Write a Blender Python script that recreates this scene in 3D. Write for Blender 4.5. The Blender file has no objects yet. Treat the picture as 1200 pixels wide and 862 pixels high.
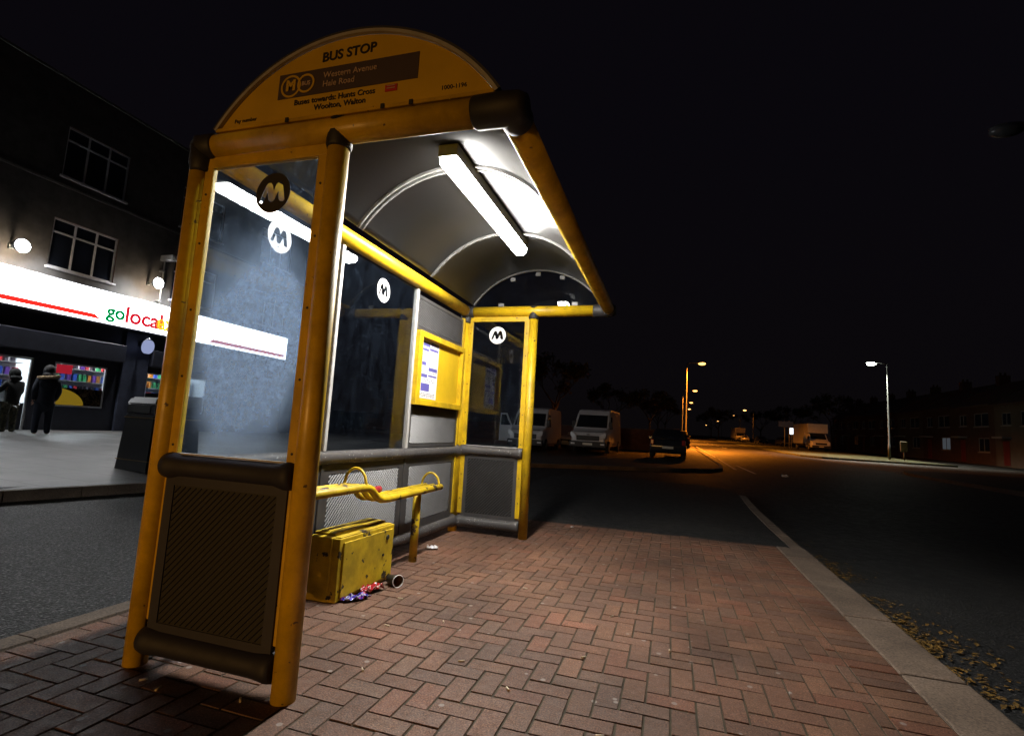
import bpy, bmesh, math, random
from mathutils import Vector, Matrix
random.seed(7)
S = bpy.context.scene
COL = S.collection
PI = math.pi

# ------------------------------------------------------------------ terrain
def g(x, y):
    """gentle rise of the ground away from the shelter"""
    z = 0.0
    if y > 9: z += 0.0105*(y-9)
    if x < -5: z += 0.0165*(-x-5)
    return z

# ------------------------------------------------------------------ node helpers
def new_mat(name):
    m = bpy.data.materials.new(name); m.use_nodes = True
    nt = m.node_tree; nt.nodes.clear()
    out = nt.nodes.new('ShaderNodeOutputMaterial')
    return m, nt, out
def N(nt, t, **kw):
    n = nt.nodes.new(t)
    for k, v in kw.items():
        if k in n.inputs.keys() if hasattr(n.inputs, 'keys') else False: n.inputs[k].default_value = v
        else: setattr(n, k, v)
    return n
def noise(nt, scale, detail=4, rough=.6, coord=None, vec=None):
    n = nt.nodes.new('ShaderNodeTexNoise')
    n.inputs['Scale'].default_value = scale; n.inputs['Detail'].default_value = detail
    n.inputs['Roughness'].default_value = rough
    if vec is not None: nt.links.new(vec, n.inputs['Vector'])
    return n
def coords(nt, scale=(1,1,1)):
    tc = nt.nodes.new('ShaderNodeTexCoord'); mp = nt.nodes.new('ShaderNodeMapping')
    nt.links.new(tc.outputs['Object'], mp.inputs['Vector']); mp.inputs['Scale'].default_value = scale
    return mp.outputs['Vector']
def ramp(nt, fac, stops):
    r = nt.nodes.new('ShaderNodeValToRGB')
    e = r.color_ramp.elements
    while len(e) < len(stops): e.new(.5)
    for el, (p, c) in zip(e, stops):
        el.position = p; el.color = (*c, 1) if len(c) == 3 else c
    nt.links.new(fac, r.inputs['Fac']); return r
def mixc(nt, fac, a, b):
    m = nt.nodes.new('ShaderNodeMix'); m.data_type = 'RGBA'
    for s, v in (('A', a), ('B', b)):
        i = [q for q in m.inputs if q.name == s and q.type == 'RGBA'][0]
        if isinstance(v, tuple): i.default_value = (*v, 1)
        else: nt.links.new(v, i)
    if isinstance(fac, float): m.inputs[0].default_value = fac
    else: nt.links.new(fac, m.inputs[0])
    return [o for o in m.outputs if o.type == 'RGBA'][0]
def bump(nt, h, strength=.3, dist=.01):
    b = nt.nodes.new('ShaderNodeBump'); b.inputs['Strength'].default_value = strength; b.inputs['Distance'].default_value = dist
    nt.links.new(h, b.inputs['Height']); return b.outputs['Normal']
def principled(nt, out, base, rough=.5, metal=0., spec=.5):
    p = nt.nodes.new('ShaderNodeBsdfPrincipled')
    if isinstance(base, tuple): p.inputs['Base Color'].default_value = (*base, 1)
    else: nt.links.new(base, p.inputs['Base Color'])
    if isinstance(rough, (int, float)): p.inputs['Roughness'].default_value = rough
    else: nt.links.new(rough, p.inputs['Roughness'])
    p.inputs['Metallic'].default_value = metal
    p.inputs['Specular IOR Level'].default_value = spec
    nt.links.new(p.outputs[0], out.inputs['Surface']); return p

def mat_simple(name, col, rough=.5, metal=0., var=.25, scale=8., bmp=.0, spec=.5):
    m, nt, out = new_mat(name); v = coords(nt)
    n = noise(nt, scale, 5, .6, vec=v)
    dark = tuple(c*(1-var) for c in col); lite = tuple(min(1, c*(1+var*.6)) for c in col)
    r = ramp(nt, n.outputs['Fac'], [(.3, dark), (.7, lite)])
    p = principled(nt, out, r.outputs['Color'], rough, metal, spec)
    if bmp:
        nb = noise(nt, scale*12, 3, .6, vec=v)
        nt.links.new(bump(nt, nb.outputs['Fac'], bmp, .004), p.inputs['Normal'])
    return m
def mat_paint(name, col, chip, chip_amt=.68, rough=.32, dirt=.35, cscale=22.):
    """weathered paint: grime in soft blotches, sharp chips to bare metal"""
    m, nt, out = new_mat(name); v = coords(nt)
    n1 = noise(nt, 5, 6, .65, vec=v); n2 = noise(nt, cscale, 5, .55, vec=v); n3 = noise(nt, 2.1, 2, .5, vec=v)
    grime = ramp(nt, n1.outputs['Fac'], [(.35, tuple(c*(1-dirt) for c in col)), (.62, col)])
    mul = nt.nodes.new('ShaderNodeMath'); mul.operation = 'ADD'; mul.inputs[1].default_value = 0
    add = nt.nodes.new('ShaderNodeMath'); add.operation = 'MULTIPLY_ADD'; add.inputs[1].default_value = .25; 
    nt.links.new(n3.outputs['Fac'], add.inputs[0]); nt.links.new(n2.outputs['Fac'], add.inputs[2])
    cm = ramp(nt, add.outputs[0], [(chip_amt+.12, (0,0,0)), (chip_amt+.135, (1,1,1))])
    c = mixc(nt, cm.outputs['Color'], grime.outputs['Color'], chip)
    rr = ramp(nt, n1.outputs['Fac'], [(.3, (rough+.25,)*3), (.65, (rough,)*3)])
    p = principled(nt, out, c, rr.outputs['Color'])
    nt.links.new(bump(nt, n2.outputs['Fac'], .06, .003), p.inputs['Normal'])
    return m
def mat_emit(name, col, strength):
    m, nt, out = new_mat(name)
    e = nt.nodes.new('ShaderNodeEmission'); e.inputs['Color'].default_value = (*col, 1); e.inputs['Strength'].default_value = strength
    nt.links.new(e.outputs[0], out.inputs['Surface']); return m
def mat_glass(name, tint=(.9,.93,.95), haze=(.01,.10), streak=(3,3,1), refl=1.0, hz_scale=2.2, scratches=True, blob=None, speck=.03):
    """thin pane: see-through, mirror at fresnel strength, with a film of dirt and scratches"""
    m, nt, out = new_mat(name); v = coords(nt, streak)
    tr = nt.nodes.new('ShaderNodeBsdfTransparent'); tr.inputs['Color'].default_value = (*tint, 1)
    gl = nt.nodes.new('ShaderNodeBsdfGlossy'); gl.inputs['Roughness'].default_value = .015
    fr = nt.nodes.new('ShaderNodeFresnel'); gm_ = nt.nodes.new('ShaderNodeNewGeometry')
    io = nt.nodes.new('ShaderNodeMapRange'); io.inputs['To Min'].default_value = 1.45; io.inputs['To Max'].default_value = 1/1.45
    nt.links.new(gm_.outputs['Backfacing'], io.inputs['Value']); nt.links.new(io.outputs[0], fr.inputs['IOR'])
    mx = nt.nodes.new('ShaderNodeMixShader'); nt.links.new(fr.outputs[0], mx.inputs[0])
    nt.links.new(tr.outputs[0], mx.inputs[1]); nt.links.new(gl.outputs[0], mx.inputs[2])
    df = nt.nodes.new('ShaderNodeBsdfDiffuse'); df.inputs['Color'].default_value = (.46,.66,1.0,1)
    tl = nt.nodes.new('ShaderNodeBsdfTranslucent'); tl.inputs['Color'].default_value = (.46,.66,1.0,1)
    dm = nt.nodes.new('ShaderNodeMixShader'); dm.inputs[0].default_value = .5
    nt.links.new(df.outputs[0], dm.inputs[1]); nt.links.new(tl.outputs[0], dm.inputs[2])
    n = noise(nt, hz_scale, 8, .7, vec=v)
    r = ramp(nt, n.outputs['Fac'], [(.38, (haze[0],)*3), (.72, (haze[1],)*3)])
    fac = r.outputs['Color']
    if blob:      # dirt smear, blued and thickened so the shop's glow sits in its colour
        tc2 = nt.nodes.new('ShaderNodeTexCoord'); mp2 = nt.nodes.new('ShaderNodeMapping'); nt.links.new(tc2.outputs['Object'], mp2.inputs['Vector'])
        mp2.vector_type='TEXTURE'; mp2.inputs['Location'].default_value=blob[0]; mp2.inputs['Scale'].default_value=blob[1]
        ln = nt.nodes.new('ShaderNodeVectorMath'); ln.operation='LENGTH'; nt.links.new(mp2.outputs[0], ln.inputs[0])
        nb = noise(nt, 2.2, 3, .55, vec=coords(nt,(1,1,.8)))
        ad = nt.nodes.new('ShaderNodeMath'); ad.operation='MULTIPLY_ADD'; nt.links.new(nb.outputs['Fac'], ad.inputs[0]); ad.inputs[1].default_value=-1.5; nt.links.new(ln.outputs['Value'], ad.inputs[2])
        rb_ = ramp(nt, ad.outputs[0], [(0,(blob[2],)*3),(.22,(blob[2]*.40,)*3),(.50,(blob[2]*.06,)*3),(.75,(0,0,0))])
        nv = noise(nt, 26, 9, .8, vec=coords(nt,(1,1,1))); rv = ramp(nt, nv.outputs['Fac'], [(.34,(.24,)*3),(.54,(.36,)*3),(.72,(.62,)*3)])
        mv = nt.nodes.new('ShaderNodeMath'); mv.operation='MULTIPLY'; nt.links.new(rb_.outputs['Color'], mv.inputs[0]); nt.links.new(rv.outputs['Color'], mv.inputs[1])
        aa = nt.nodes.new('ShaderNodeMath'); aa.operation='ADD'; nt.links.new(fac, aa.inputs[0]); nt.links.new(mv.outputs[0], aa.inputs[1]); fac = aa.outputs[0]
    if scratches:
        v2 = coords(nt, (1,1,1)); n2 = noise(nt, 60, 3, .5, vec=v2)
        sp = ramp(nt, n2.outputs['Fac'], [(.655, (0,0,0)), (.70, (speck,)*3)])
        vo = nt.nodes.new('ShaderNodeTexVoronoi'); vo.feature = 'DISTANCE_TO_EDGE'; vo.inputs['Scale'].default_value = 5.
        wn = noise(nt, 3, 3, .6, vec=v2); 
        vadd = nt.nodes.new('ShaderNodeVectorMath'); vadd.operation = 'ADD'
        nt.links.new(v2, vadd.inputs[0]); nt.links.new(wn.outputs['Color'], vadd.inputs[1]); nt.links.new(vadd.outputs[0], vo.inputs['Vector'])
        sc = ramp(nt, vo.outputs['Distance'], [(.0, (speck,)*3), (.010, (0,0,0))])
        nm = noise(nt, 4, 2, .5, vec=v2); gate = ramp(nt, nm.outputs['Fac'], [(.5,(0,0,0)),(.62,(1,1,1))])
        mg = nt.nodes.new('ShaderNodeMath'); mg.operation='MULTIPLY'; nt.links.new(sc.outputs['Color'], mg.inputs[0]); nt.links.new(gate.outputs['Color'], mg.inputs[1])
        a1 = nt.nodes.new('ShaderNodeMath'); a1.operation = 'ADD'; nt.links.new(fac, a1.inputs[0]); nt.links.new(sp.outputs['Color'], a1.inputs[1])
        a2 = nt.nodes.new('ShaderNodeMath'); a2.operation = 'ADD'; nt.links.new(a1.outputs[0], a2.inputs[0]); nt.links.new(mg.outputs[0], a2.inputs[1])
        fac = a2.outputs[0]
    m2 = nt.nodes.new('ShaderNodeMixShader'); nt.links.new(fac, m2.inputs[0])
    nt.links.new(mx.outputs[0], m2.inputs[1]); nt.links.new(dm.outputs[0], m2.inputs[2])
    nt.links.new(m2.outputs[0], out.inputs['Surface']); return m

def mat_asphalt(name, base=.045, rough=.55, scale=1., wet=.0, bs=.8, mids=9, spk=2., spc=.3, fs=95):
    m, nt, out = new_mat(name); v = coords(nt)
    big = noise(nt, .55*scale, 5, .6, vec=v); fine = noise(nt, fs*scale, 3, .7, vec=v); mid = noise(nt, mids*scale, 5, .7, vec=v)
    vo = nt.nodes.new('ShaderNodeTexVoronoi'); vo.inputs['Scale'].default_value = 70*scale; nt.links.new(v, vo.inputs['Vector'])
    c1 = ramp(nt, big.outputs['Fac'], [(.35, (base*.62, base*.62, base*.66)), (.7, (base*1.25, base*1.23, base*1.2))])
    c2 = ramp(nt, fine.outputs['Fac'], [(.40, (.35,.35,.35)), (.56, (.85,.85,.84)), (.70, (spk,spk*.98,spk*.95))])
    mul = nt.nodes.new('ShaderNodeMix'); mul.data_type = 'RGBA'; mul.blend_type = 'MULTIPLY'; mul.inputs[0].default_value = 1
    ia = [q for q in mul.inputs if q.type == 'RGBA']; nt.links.new(c1.outputs['Color'], ia[0]); nt.links.new(c2.outputs['Color'], ia[1])
    rr = ramp(nt, mid.outputs['Fac'], [(.35, (rough-.12-wet,)*3), (.65, (rough+.1,)*3)])
    p = principled(nt, out, [o for o in mul.outputs if o.type=='RGBA'][0], rr.outputs['Color'], 0., spc)
    nt.links.new(bump(nt, vo.outputs['Distance'], bs, .012), p.inputs['Normal'])
    return m

def mat_bricks(name, c1, c2, mortar, sx=4.4, bs=.5, rot=(0,0,0)):
    m, nt, out = new_mat(name)
    tc = nt.nodes.new('ShaderNodeTexCoord'); mp = nt.nodes.new('ShaderNodeMapping'); nt.links.new(tc.outputs['Object'], mp.inputs['Vector'])
    mp.inputs['Rotation'].default_value = rot
    b = nt.nodes.new('ShaderNodeTexBrick'); nt.links.new(mp.outputs[0], b.inputs['Vector'])
    b.inputs['Color1'].default_value = (*c1,1); b.inputs['Color2'].default_value = (*c2,1); b.inputs['Mortar'].default_value = (*mortar,1)
    b.inputs['Scale'].default_value = sx; b.inputs['Mortar Size'].default_value = .014; b.inputs['Brick Width'].default_value = 1.0; b.inputs['Row Height'].default_value = .33
    n = noise(nt, 3, 5, .6, vec=mp.outputs[0])
    r = ramp(nt, n.outputs['Fac'], [(.3,(.6,.6,.6)),(.7,(1.15,1.15,1.15))])
    mul = nt.nodes.new('ShaderNodeMix'); mul.data_type='RGBA'; mul.blend_type='MULTIPLY'; mul.inputs[0].default_value = 1
    ia=[q for q in mul.inputs if q.type=='RGBA']; nt.links.new(b.outputs['Color'],ia[0]); nt.links.new(r.outputs['Color'],ia[1])
    p = principled(nt,out,[o for o in mul.outputs if o.type=='RGBA'][0],.85)
    nt.links.new(bump(nt,b.outputs['Fac'],-bs,.01),p.inputs['Normal']); return m

# ------------------------------------------------------------------ mesh builder
class MB:
    def __init__(s, org=(0,0,0)): s.bm = bmesh.new(); s.o = Vector(org)
    def quad(s, pts):
        vs = [s.bm.verts.new(Vector(p)) for p in pts]; return s.bm.faces.new(vs)
    def box(s, x0,x1,y0,y1,z0,z1, bev=0., seg=1):
        b = bmesh.new(); bmesh.ops.create_cube(b, size=1)
        for v in b.verts: v.co = Vector(((x0+x1)/2+v.co.x*(x1-x0), (y0+y1)/2+v.co.y*(y1-y0), (z0+z1)/2+v.co.z*(z1-z0)))
        if bev: bmesh.ops.bevel(b, geom=b.edges[:], offset=bev, segments=seg, affect='EDGES', profile=.6)
        s.join(b); return s
    def join(s, b, mtx=None):
        if mtx is not None: bmesh.ops.transform(b, matrix=mtx, verts=b.verts)
        mp = {v: s.bm.verts.new(v.co) for v in b.verts}
        for f in b.faces:
            try:
                nf = s.bm.faces.new([mp[v] for v in f.verts]); nf.smooth = f.smooth
            except ValueError: pass
        b.free()
    def tube(s, path, rad, seg=12, caps=True):
        """round tube along a path; rad a number or a list per point"""
        path = [Vector(p) for p in path]; n = len(path)
        rads = rad if isinstance(rad, (list, tuple)) else [rad]*n
        rings = []; prev = None
        for i, p in enumerate(path):
            a = path[max(i-1,0)]; b = path[min(i+1,n-1)]
            if (b-a).length < 1e-9: d = prev_d
            else: d = (b-a).normalized()
            prev_d = d
            if prev is None:
                u = d.orthogonal().normalized()
                ref = Vector((0,0,1)) if abs(d.z) < .9 else Vector((1,0,0))
                u = (ref - d*ref.dot(d)).normalized()
            else: u = (prev - d*prev.dot(d)).normalized()
            prev = u; w = d.cross(u)
            rings.append([s.bm.verts.new(p + (u*math.cos(2*PI*k/seg)+w*math.sin(2*PI*k/seg))*rads[i]) for k in range(seg)])
        for i in range(n-1):
            for k in range(seg):
                f = s.bm.faces.new((rings[i][k], rings[i][(k+1)%seg], rings[i+1][(k+1)%seg], rings[i+1][k])); f.smooth = True
        if caps:
            s.bm.faces.new(rings[0][::-1]); s.bm.faces.new(rings[-1])
        return s
    def prism(s, poly, fn, t0, t1):
        """polygon (u,v) extruded in t; fn(u,v,t) -> point"""
        a = [s.bm.verts.new(Vector(fn(u,v,t0))) for u,v in poly]; b = [s.bm.verts.new(Vector(fn(u,v,t1))) for u,v in poly]
        n = len(poly)
        s.bm.faces.new(a[::-1]); s.bm.faces.new(b)
        for i in range(n): s.bm.faces.new((a[i], a[(i+1)%n], b[(i+1)%n], b[i]))
        return s
    def ball(s, c, r, seg=12, rings=8, sc=(1,1,1)):
        b = bmesh.new(); bmesh.ops.create_uvsphere(b, u_segments=seg, v_segments=rings, radius=r)
        for f in b.faces: f.smooth = True
        s.join(b, Matrix.Translation(c) @ Matrix.Diagonal((*sc,1))); return s
    def build(s, name, mat, parent=None, loc=None, rz=0., bevel=0.):
        bmesh.ops.recalc_face_normals(s.bm, faces=s.bm.faces)
        if bevel:
            bmesh.ops.bevel(s.bm, geom=[e for e in s.bm.edges if e.is_manifold and e.calc_face_angle(0) > .5], offset=bevel, segments=2, affect='EDGES', profile=.6)
        me = bpy.data.meshes.new(name); s.bm.to_mesh(me); s.bm.free()
        if mat: me.materials.append(mat)
        o = bpy.data.objects.new(name, me); COL.objects.link(o)
        if parent: o.parent = parent
        if loc is not None: o.location = loc
        if rz: o.rotation_euler.z = rz
        return o
def tag(o, label, cat, group=None, kind=None):
    if label: o['label'] = label
    if cat: o['category'] = cat
    if group: o['group'] = group
    if kind: o['kind'] = kind
    return o
def thing(name, label, cat, loc=(0,0,0), rz=0., group=None):
    o = bpy.data.objects.new(name, None); COL.objects.link(o); o.empty_display_size = .2
    o.location = loc; o.rotation_euler.z = rz; return tag(o, label, cat, group)
def copy_tree(o, parent=None):
    c = o.copy(); COL.objects.link(c)
    if parent: c.parent = parent
    for ch in [q for q in bpy.data.objects if q.parent == o]: copy_tree(ch, c)
    return c
def text_mesh(name, txt, size, mat, parent, origin, u, v, align='LEFT', depth=.0015, shear=0., space=1., bold=0.):
    cu = bpy.data.curves.new(name, 'FONT'); cu.body = txt; cu.size = size; cu.align_x = align; cu.align_y = 'BOTTOM_BASELINE' if False else 'CENTER'
    cu.extrude = depth; cu.shear = shear; cu.space_character = space; cu.resolution_u = 4; cu.offset = bold
    t = bpy.data.objects.new('tmp', cu); COL.objects.link(t)
    dg = bpy.context.evaluated_depsgraph_get(); me = bpy.data.meshes.new_from_object(t.evaluated_get(dg))
    bpy.data.objects.remove(t)
    u = Vector(u).normalized(); v = Vector(v).normalized(); w = u.cross(v)
    M = Matrix(((u.x,v.x,w.x,origin[0]),(u.y,v.y,w.y,origin[1]),(u.z,v.z,w.z,origin[2]),(0,0,0,1)))
    me.transform(M); me.materials.clear(); me.materials.append(mat); me.name = name
    o = bpy.data.objects.new(name, me); COL.objects.link(o)
    if parent: o.parent = parent
    return o
def sheet(name, mat, x0,x1,y0,y1, off, nx=1, ny=1, label=None, kind='structure', edge=0.):
    """ground sheet following the terrain; edge > 0 gives it a kerb-like skirt"""
    m = MB(); vs = [[m.bm.verts.new((x0+(x1-x0)*i/nx, y0+(y1-y0)*j/ny, g(x0+(x1-x0)*i/nx, y0+(y1-y0)*j/ny)+off)) for j in range(ny+1)] for i in range(nx+1)]
    for i in range(nx):
        for j in range(ny): m.bm.faces.new((vs[i][j], vs[i+1][j], vs[i+1][j+1], vs[i][j+1]))
    o = m.build(name, mat); o['kind'] = kind
    return o
def poly_sheet(name, mat, poly, off, thick=0.):
    m = MB()
    top = [m.bm.verts.new((x,y,g(x,y)+off)) for x,y in poly]
    f = m.bm.faces.new(top)
    if thick:
        bot = [m.bm.verts.new((x,y,g(x,y)+off-thick)) for x,y in poly]; n = len(poly)
        for i in range(n): m.bm.faces.new((top[i], bot[i], bot[(i+1)%n], top[(i+1)%n]))
    bmesh.ops.triangulate(m.bm, faces=[f])
    o = m.build(name, mat); o['kind'] = 'structure'; return o

# ------------------------------------------------------------------ materials
YEL = (.66,.42,.010)
M = {}
M['yellow'] = mat_paint('yellow_paint', YEL, (.10,.06,.03), .70, .33, .38)
M['yellow_worn'] = mat_paint('worn_yellow_paint', (.62,.42,.010), (.045,.025,.015), .60, .40, .40, 9.)
M['yellow_box'] = mat_paint('rusty_yellow_paint', (.62,.42,.012), (.03,.018,.012), .645, .45, .45, 9.)
M['yellow_flat'] = mat_simple('yellow_vinyl', (.64,.41,.010), .5, var=.15, scale=3)
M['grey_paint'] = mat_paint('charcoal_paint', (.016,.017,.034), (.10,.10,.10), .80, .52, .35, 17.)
M['rail_grey'] = mat_paint('scuffed_grey_rail', (.075,.070,.070), (.36,.35,.34), .66, .33, .35, 60.)
M['panel_grey'] = mat_simple('dark_grey_panel', (.052,.050,.051), .42, var=.35, scale=6, spec=.6)
M['mesh_hole'] = mat_simple('mesh_opening', (.010,.010,.010), .7, var=.2)
M['cap'] = mat_simple('black_cap', (.016,.016,.019), .6, var=.3, scale=10)
M['alu'] = mat_simple('white_aluminium', (.42,.41,.40), .4, var=.2, scale=12)
M['clip'] = mat_simple('grey_clip', (.20,.20,.20), .45, var=.3)
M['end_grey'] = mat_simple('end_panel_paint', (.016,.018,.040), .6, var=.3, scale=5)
M['rib'] = mat_simple('dull_rib', (.085,.083,.080), .5, var=.2)
M['steel'] = mat_simple('galvanised_steel', (.30,.31,.32), .45, .6, var=.3, scale=6)
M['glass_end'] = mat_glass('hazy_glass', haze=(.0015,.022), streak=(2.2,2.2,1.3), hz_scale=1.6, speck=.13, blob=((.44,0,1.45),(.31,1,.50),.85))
M['glass_rear'] = mat_glass('streaked_glass', haze=(.0005,.007), streak=(1,3,1.5), hz_scale=3.2)
M['glass_far'] = mat_glass('clear_glass', haze=(.0005,.005), streak=(2,2,1), hz_scale=2)
M['glass_pane'] = mat_glass('window_glass', haze=(.0,.01), hz_scale=2, scratches=False)
M['white_vinyl'] = mat_simple('white_vinyl', (.78,.78,.78), .6, var=.08)
M['board_blue'] = mat_simple('grey_violet_board', (.075,.055,.062), .5, var=.12)
M['ink'] = mat_simple('black_ink', (.012,.011,.011), .6, var=.1)
M['ink_white'] = mat_simple('pale_ink', (.50,.36,.30), .6, var=.1)
M['ink_red'] = mat_simple('red_ink', (.5,.03,.02), .6, var=.1)
M['ink_blue'] = mat_simple('violet_ink', (.10,.09,.34), .6, var=.1)
M['paper'] = mat_simple('timetable_paper', (.74,.74,.77), .7, var=.06)
M['tube'] = mat_emit('fluorescent_diffuser', (1.0,.97,.91), 235.)
M['asphalt'] = mat_asphalt('service_asphalt', .019, .60, wet=.06, bs=1.3, mids=55, spk=9., spc=.22, fs=48)  # pale stone specks, brightened so the surface sparkle is painted into the colour
M['road'] = mat_asphalt('road_asphalt', .040, .62, .8, bs=.5)
M['footway'] = mat_asphalt('footway_asphalt', .040, .66, 1., bs=.5)
M['joint'] = mat_simple('mossy_joint', (.055,.044,.026), .95, var=.5, scale=9, bmp=.3)

def mat_pavers():
    m, nt, out = new_mat('block_pavers'); v = coords(nt)
    at = nt.nodes.new('ShaderNodeAttribute'); at.attribute_name = 'tint'
    n1 = noise(nt, 140, 3, .7, vec=v); n2 = noise(nt, 1.1, 5, .6, vec=v); n3 = noise(nt, 22, 4, .7, vec=v)
    r1 = ramp(nt, n1.outputs['Fac'], [(.36,(.45,.45,.45)),(.55,(.95,.95,.95)),(.70,(2.1,2.0,1.9))])
    r2 = ramp(nt, n2.outputs['Fac'], [(.34,(.52,.50,.49)),(.62,(1.12,1.09,1.07))])
    def mul(a,b):
        q = nt.nodes.new('ShaderNodeMix'); q.data_type='RGBA'; q.blend_type='MULTIPLY'; q.inputs[0].default_value=1
        ia=[k for k in q.inputs if k.type=='RGBA']; nt.links.new(a,ia[0]); nt.links.new(b,ia[1]); return [o for o in q.outputs if o.type=='RGBA'][0]
    c = mul(mul(at.outputs['Color'], r1.outputs['Color']), r2.outputs['Color'])
    # old chewing gum and grit marks
    vo = nt.nodes.new('ShaderNodeTexVoronoi'); vo.inputs['Scale'].default_value = 12; nt.links.new(v, vo.inputs['Vector'])
    gm = ramp(nt, vo.outputs['Distance'], [(.13,(1,1,1)),(.17,(0,0,0))])
    hsv = nt.nodes.new('ShaderNodeSeparateColor'); nt.links.new(vo.outputs['Color'], hsv.inputs[0])
    gt = nt.nodes.new('ShaderNodeMath'); gt.operation='GREATER_THAN'; gt.inputs[1].default_value=.80; nt.links.new(hsv.outputs[0], gt.inputs[0])
    mm = nt.nodes.new('ShaderNodeMath'); mm.operation='MULTIPLY'; nt.links.new(gm.outputs['Color'],mm.inputs[0]); nt.links.new(gt.outputs[0],mm.inputs[1])
    m3 = nt.nodes.new('ShaderNodeMath'); m3.operation='MULTIPLY'; nt.links.new(mm.outputs[0],m3.inputs[0]); m3.inputs[1].default_value=.7
    c = mixc(nt, m3.outputs[0], c, (.30,.27,.25))
    rr = ramp(nt, n3.outputs['Fac'], [(.3,(.5,)*3),(.7,(.8,)*3)])
    p = principled(nt, out, c, rr.outputs['Color'])
    ad = nt.nodes.new('ShaderNodeMath'); ad.operation='ADD'; nt.links.new(n1.outputs['Fac'],ad.inputs[0]); nt.links.new(n3.outputs['Fac'],ad.inputs[1])
    nt.links.new(bump(nt, ad.outputs[0], .45, .006), p.inputs['Normal']); return m
M['pavers'] = mat_pavers()
def mat_kerb(dimple=True):
    m, nt, out = new_mat('kerb_concrete_dimpled' if dimple else 'kerb_concrete'); v = coords(nt)
    n1 = noise(nt, 90, 3, .7, vec=v); n2 = noise(nt, 2.4, 5, .6, vec=v)
    r1 = ramp(nt, n1.outputs['Fac'], [(.35,(.10,.074,.055)),(.7,(.27,.20,.15))])
    r2 = ramp(nt, n2.outputs['Fac'], [(.35,(.6,.58,.56)),(.65,(1.05,1.02,1.0))])
    q = nt.nodes.new('ShaderNodeMix'); q.data_type='RGBA'; q.blend_type='MULTIPLY'; q.inputs[0].default_value=1
    ia=[k for k in q.inputs if k.type=='RGBA']; nt.links.new(r1.outputs['Color'],ia[0]); nt.links.new(r2.outputs['Color'],ia[1])
    p = principled(nt,out,[o for o in q.outputs if o.type=='RGBA'][0],.8)
    if dimple:
        vo = nt.nodes.new('ShaderNodeTexVoronoi'); vo.inputs['Scale'].default_value=34; vo.inputs['Randomness'].default_value=0.
        nt.links.new(v, vo.inputs['Vector']); vo.inputs['Scale'].default_value=26; nt.links.new(bump(nt,vo.outputs['Distance'],-1.,.014),p.inputs['Normal'])
    else: nt.links.new(bump(nt,n1.outputs['Fac'],.4,.005),p.inputs['Normal'])
    return m
M['kerb_d'] = mat_kerb(True); M['kerb'] = mat_kerb(False)
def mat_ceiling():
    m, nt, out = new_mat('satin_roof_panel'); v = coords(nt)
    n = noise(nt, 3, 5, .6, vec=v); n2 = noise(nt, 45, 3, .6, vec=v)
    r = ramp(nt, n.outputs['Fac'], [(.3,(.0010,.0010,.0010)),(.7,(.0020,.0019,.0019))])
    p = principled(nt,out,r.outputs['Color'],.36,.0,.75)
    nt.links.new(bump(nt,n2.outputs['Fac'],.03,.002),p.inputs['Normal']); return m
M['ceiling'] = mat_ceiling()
M['roof_out'] = mat_simple('roof_outer', (.05,.05,.055), .5, var=.3)

# ------------------------------------------------------------------ THE SETTING
# ground sheet to the horizon (asphalt of the service road and side road)
m = MB()
xs = [-400,-120,-60,-30,-20,-15.5,-12,-9,-7,-5,-2,0,2,4,8,12,20,30,60,120,400]; ys = [-120,-40,-20,-10,-5,0,5,9,12,16,20,30,45,60,90,130,200,300,450,700]
vv = [[m.bm.verts.new((x,y,g(x,y)-.12)) for y in ys] for x in xs]
for i in range(len(xs)-1):
    for j in range(len(ys)-1): m.bm.faces.new((vv[i][j],vv[i+1][j],vv[i+1][j+1],vv[i][j+1]))
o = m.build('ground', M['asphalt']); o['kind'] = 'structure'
# main road sheet
def ribbon(name, mat, x0, x1, yy, off):
    m = MB(); v=[[m.bm.verts.new((x,y,g(x,y)+off)) for y in yy] for x in (x0,x1)]
    for j in range(len(yy)-1): m.bm.faces.new((v[0][j],v[1][j],v[1][j+1],v[0][j+1]))
    o = m.build(name, mat); o['kind']='structure'
ribbon('road', M['road'], 3.742, 12.6, [-60]+[y for y in ys if -60<y<420]+[420], -.112)
ribbon('side_road', mat_asphalt('lamp_pool_asphalt', .15, .7), 12.6, 30, [30,44], -.112)  # pale tone puts the white lamp's pool of light into the asphalt colour

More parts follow.
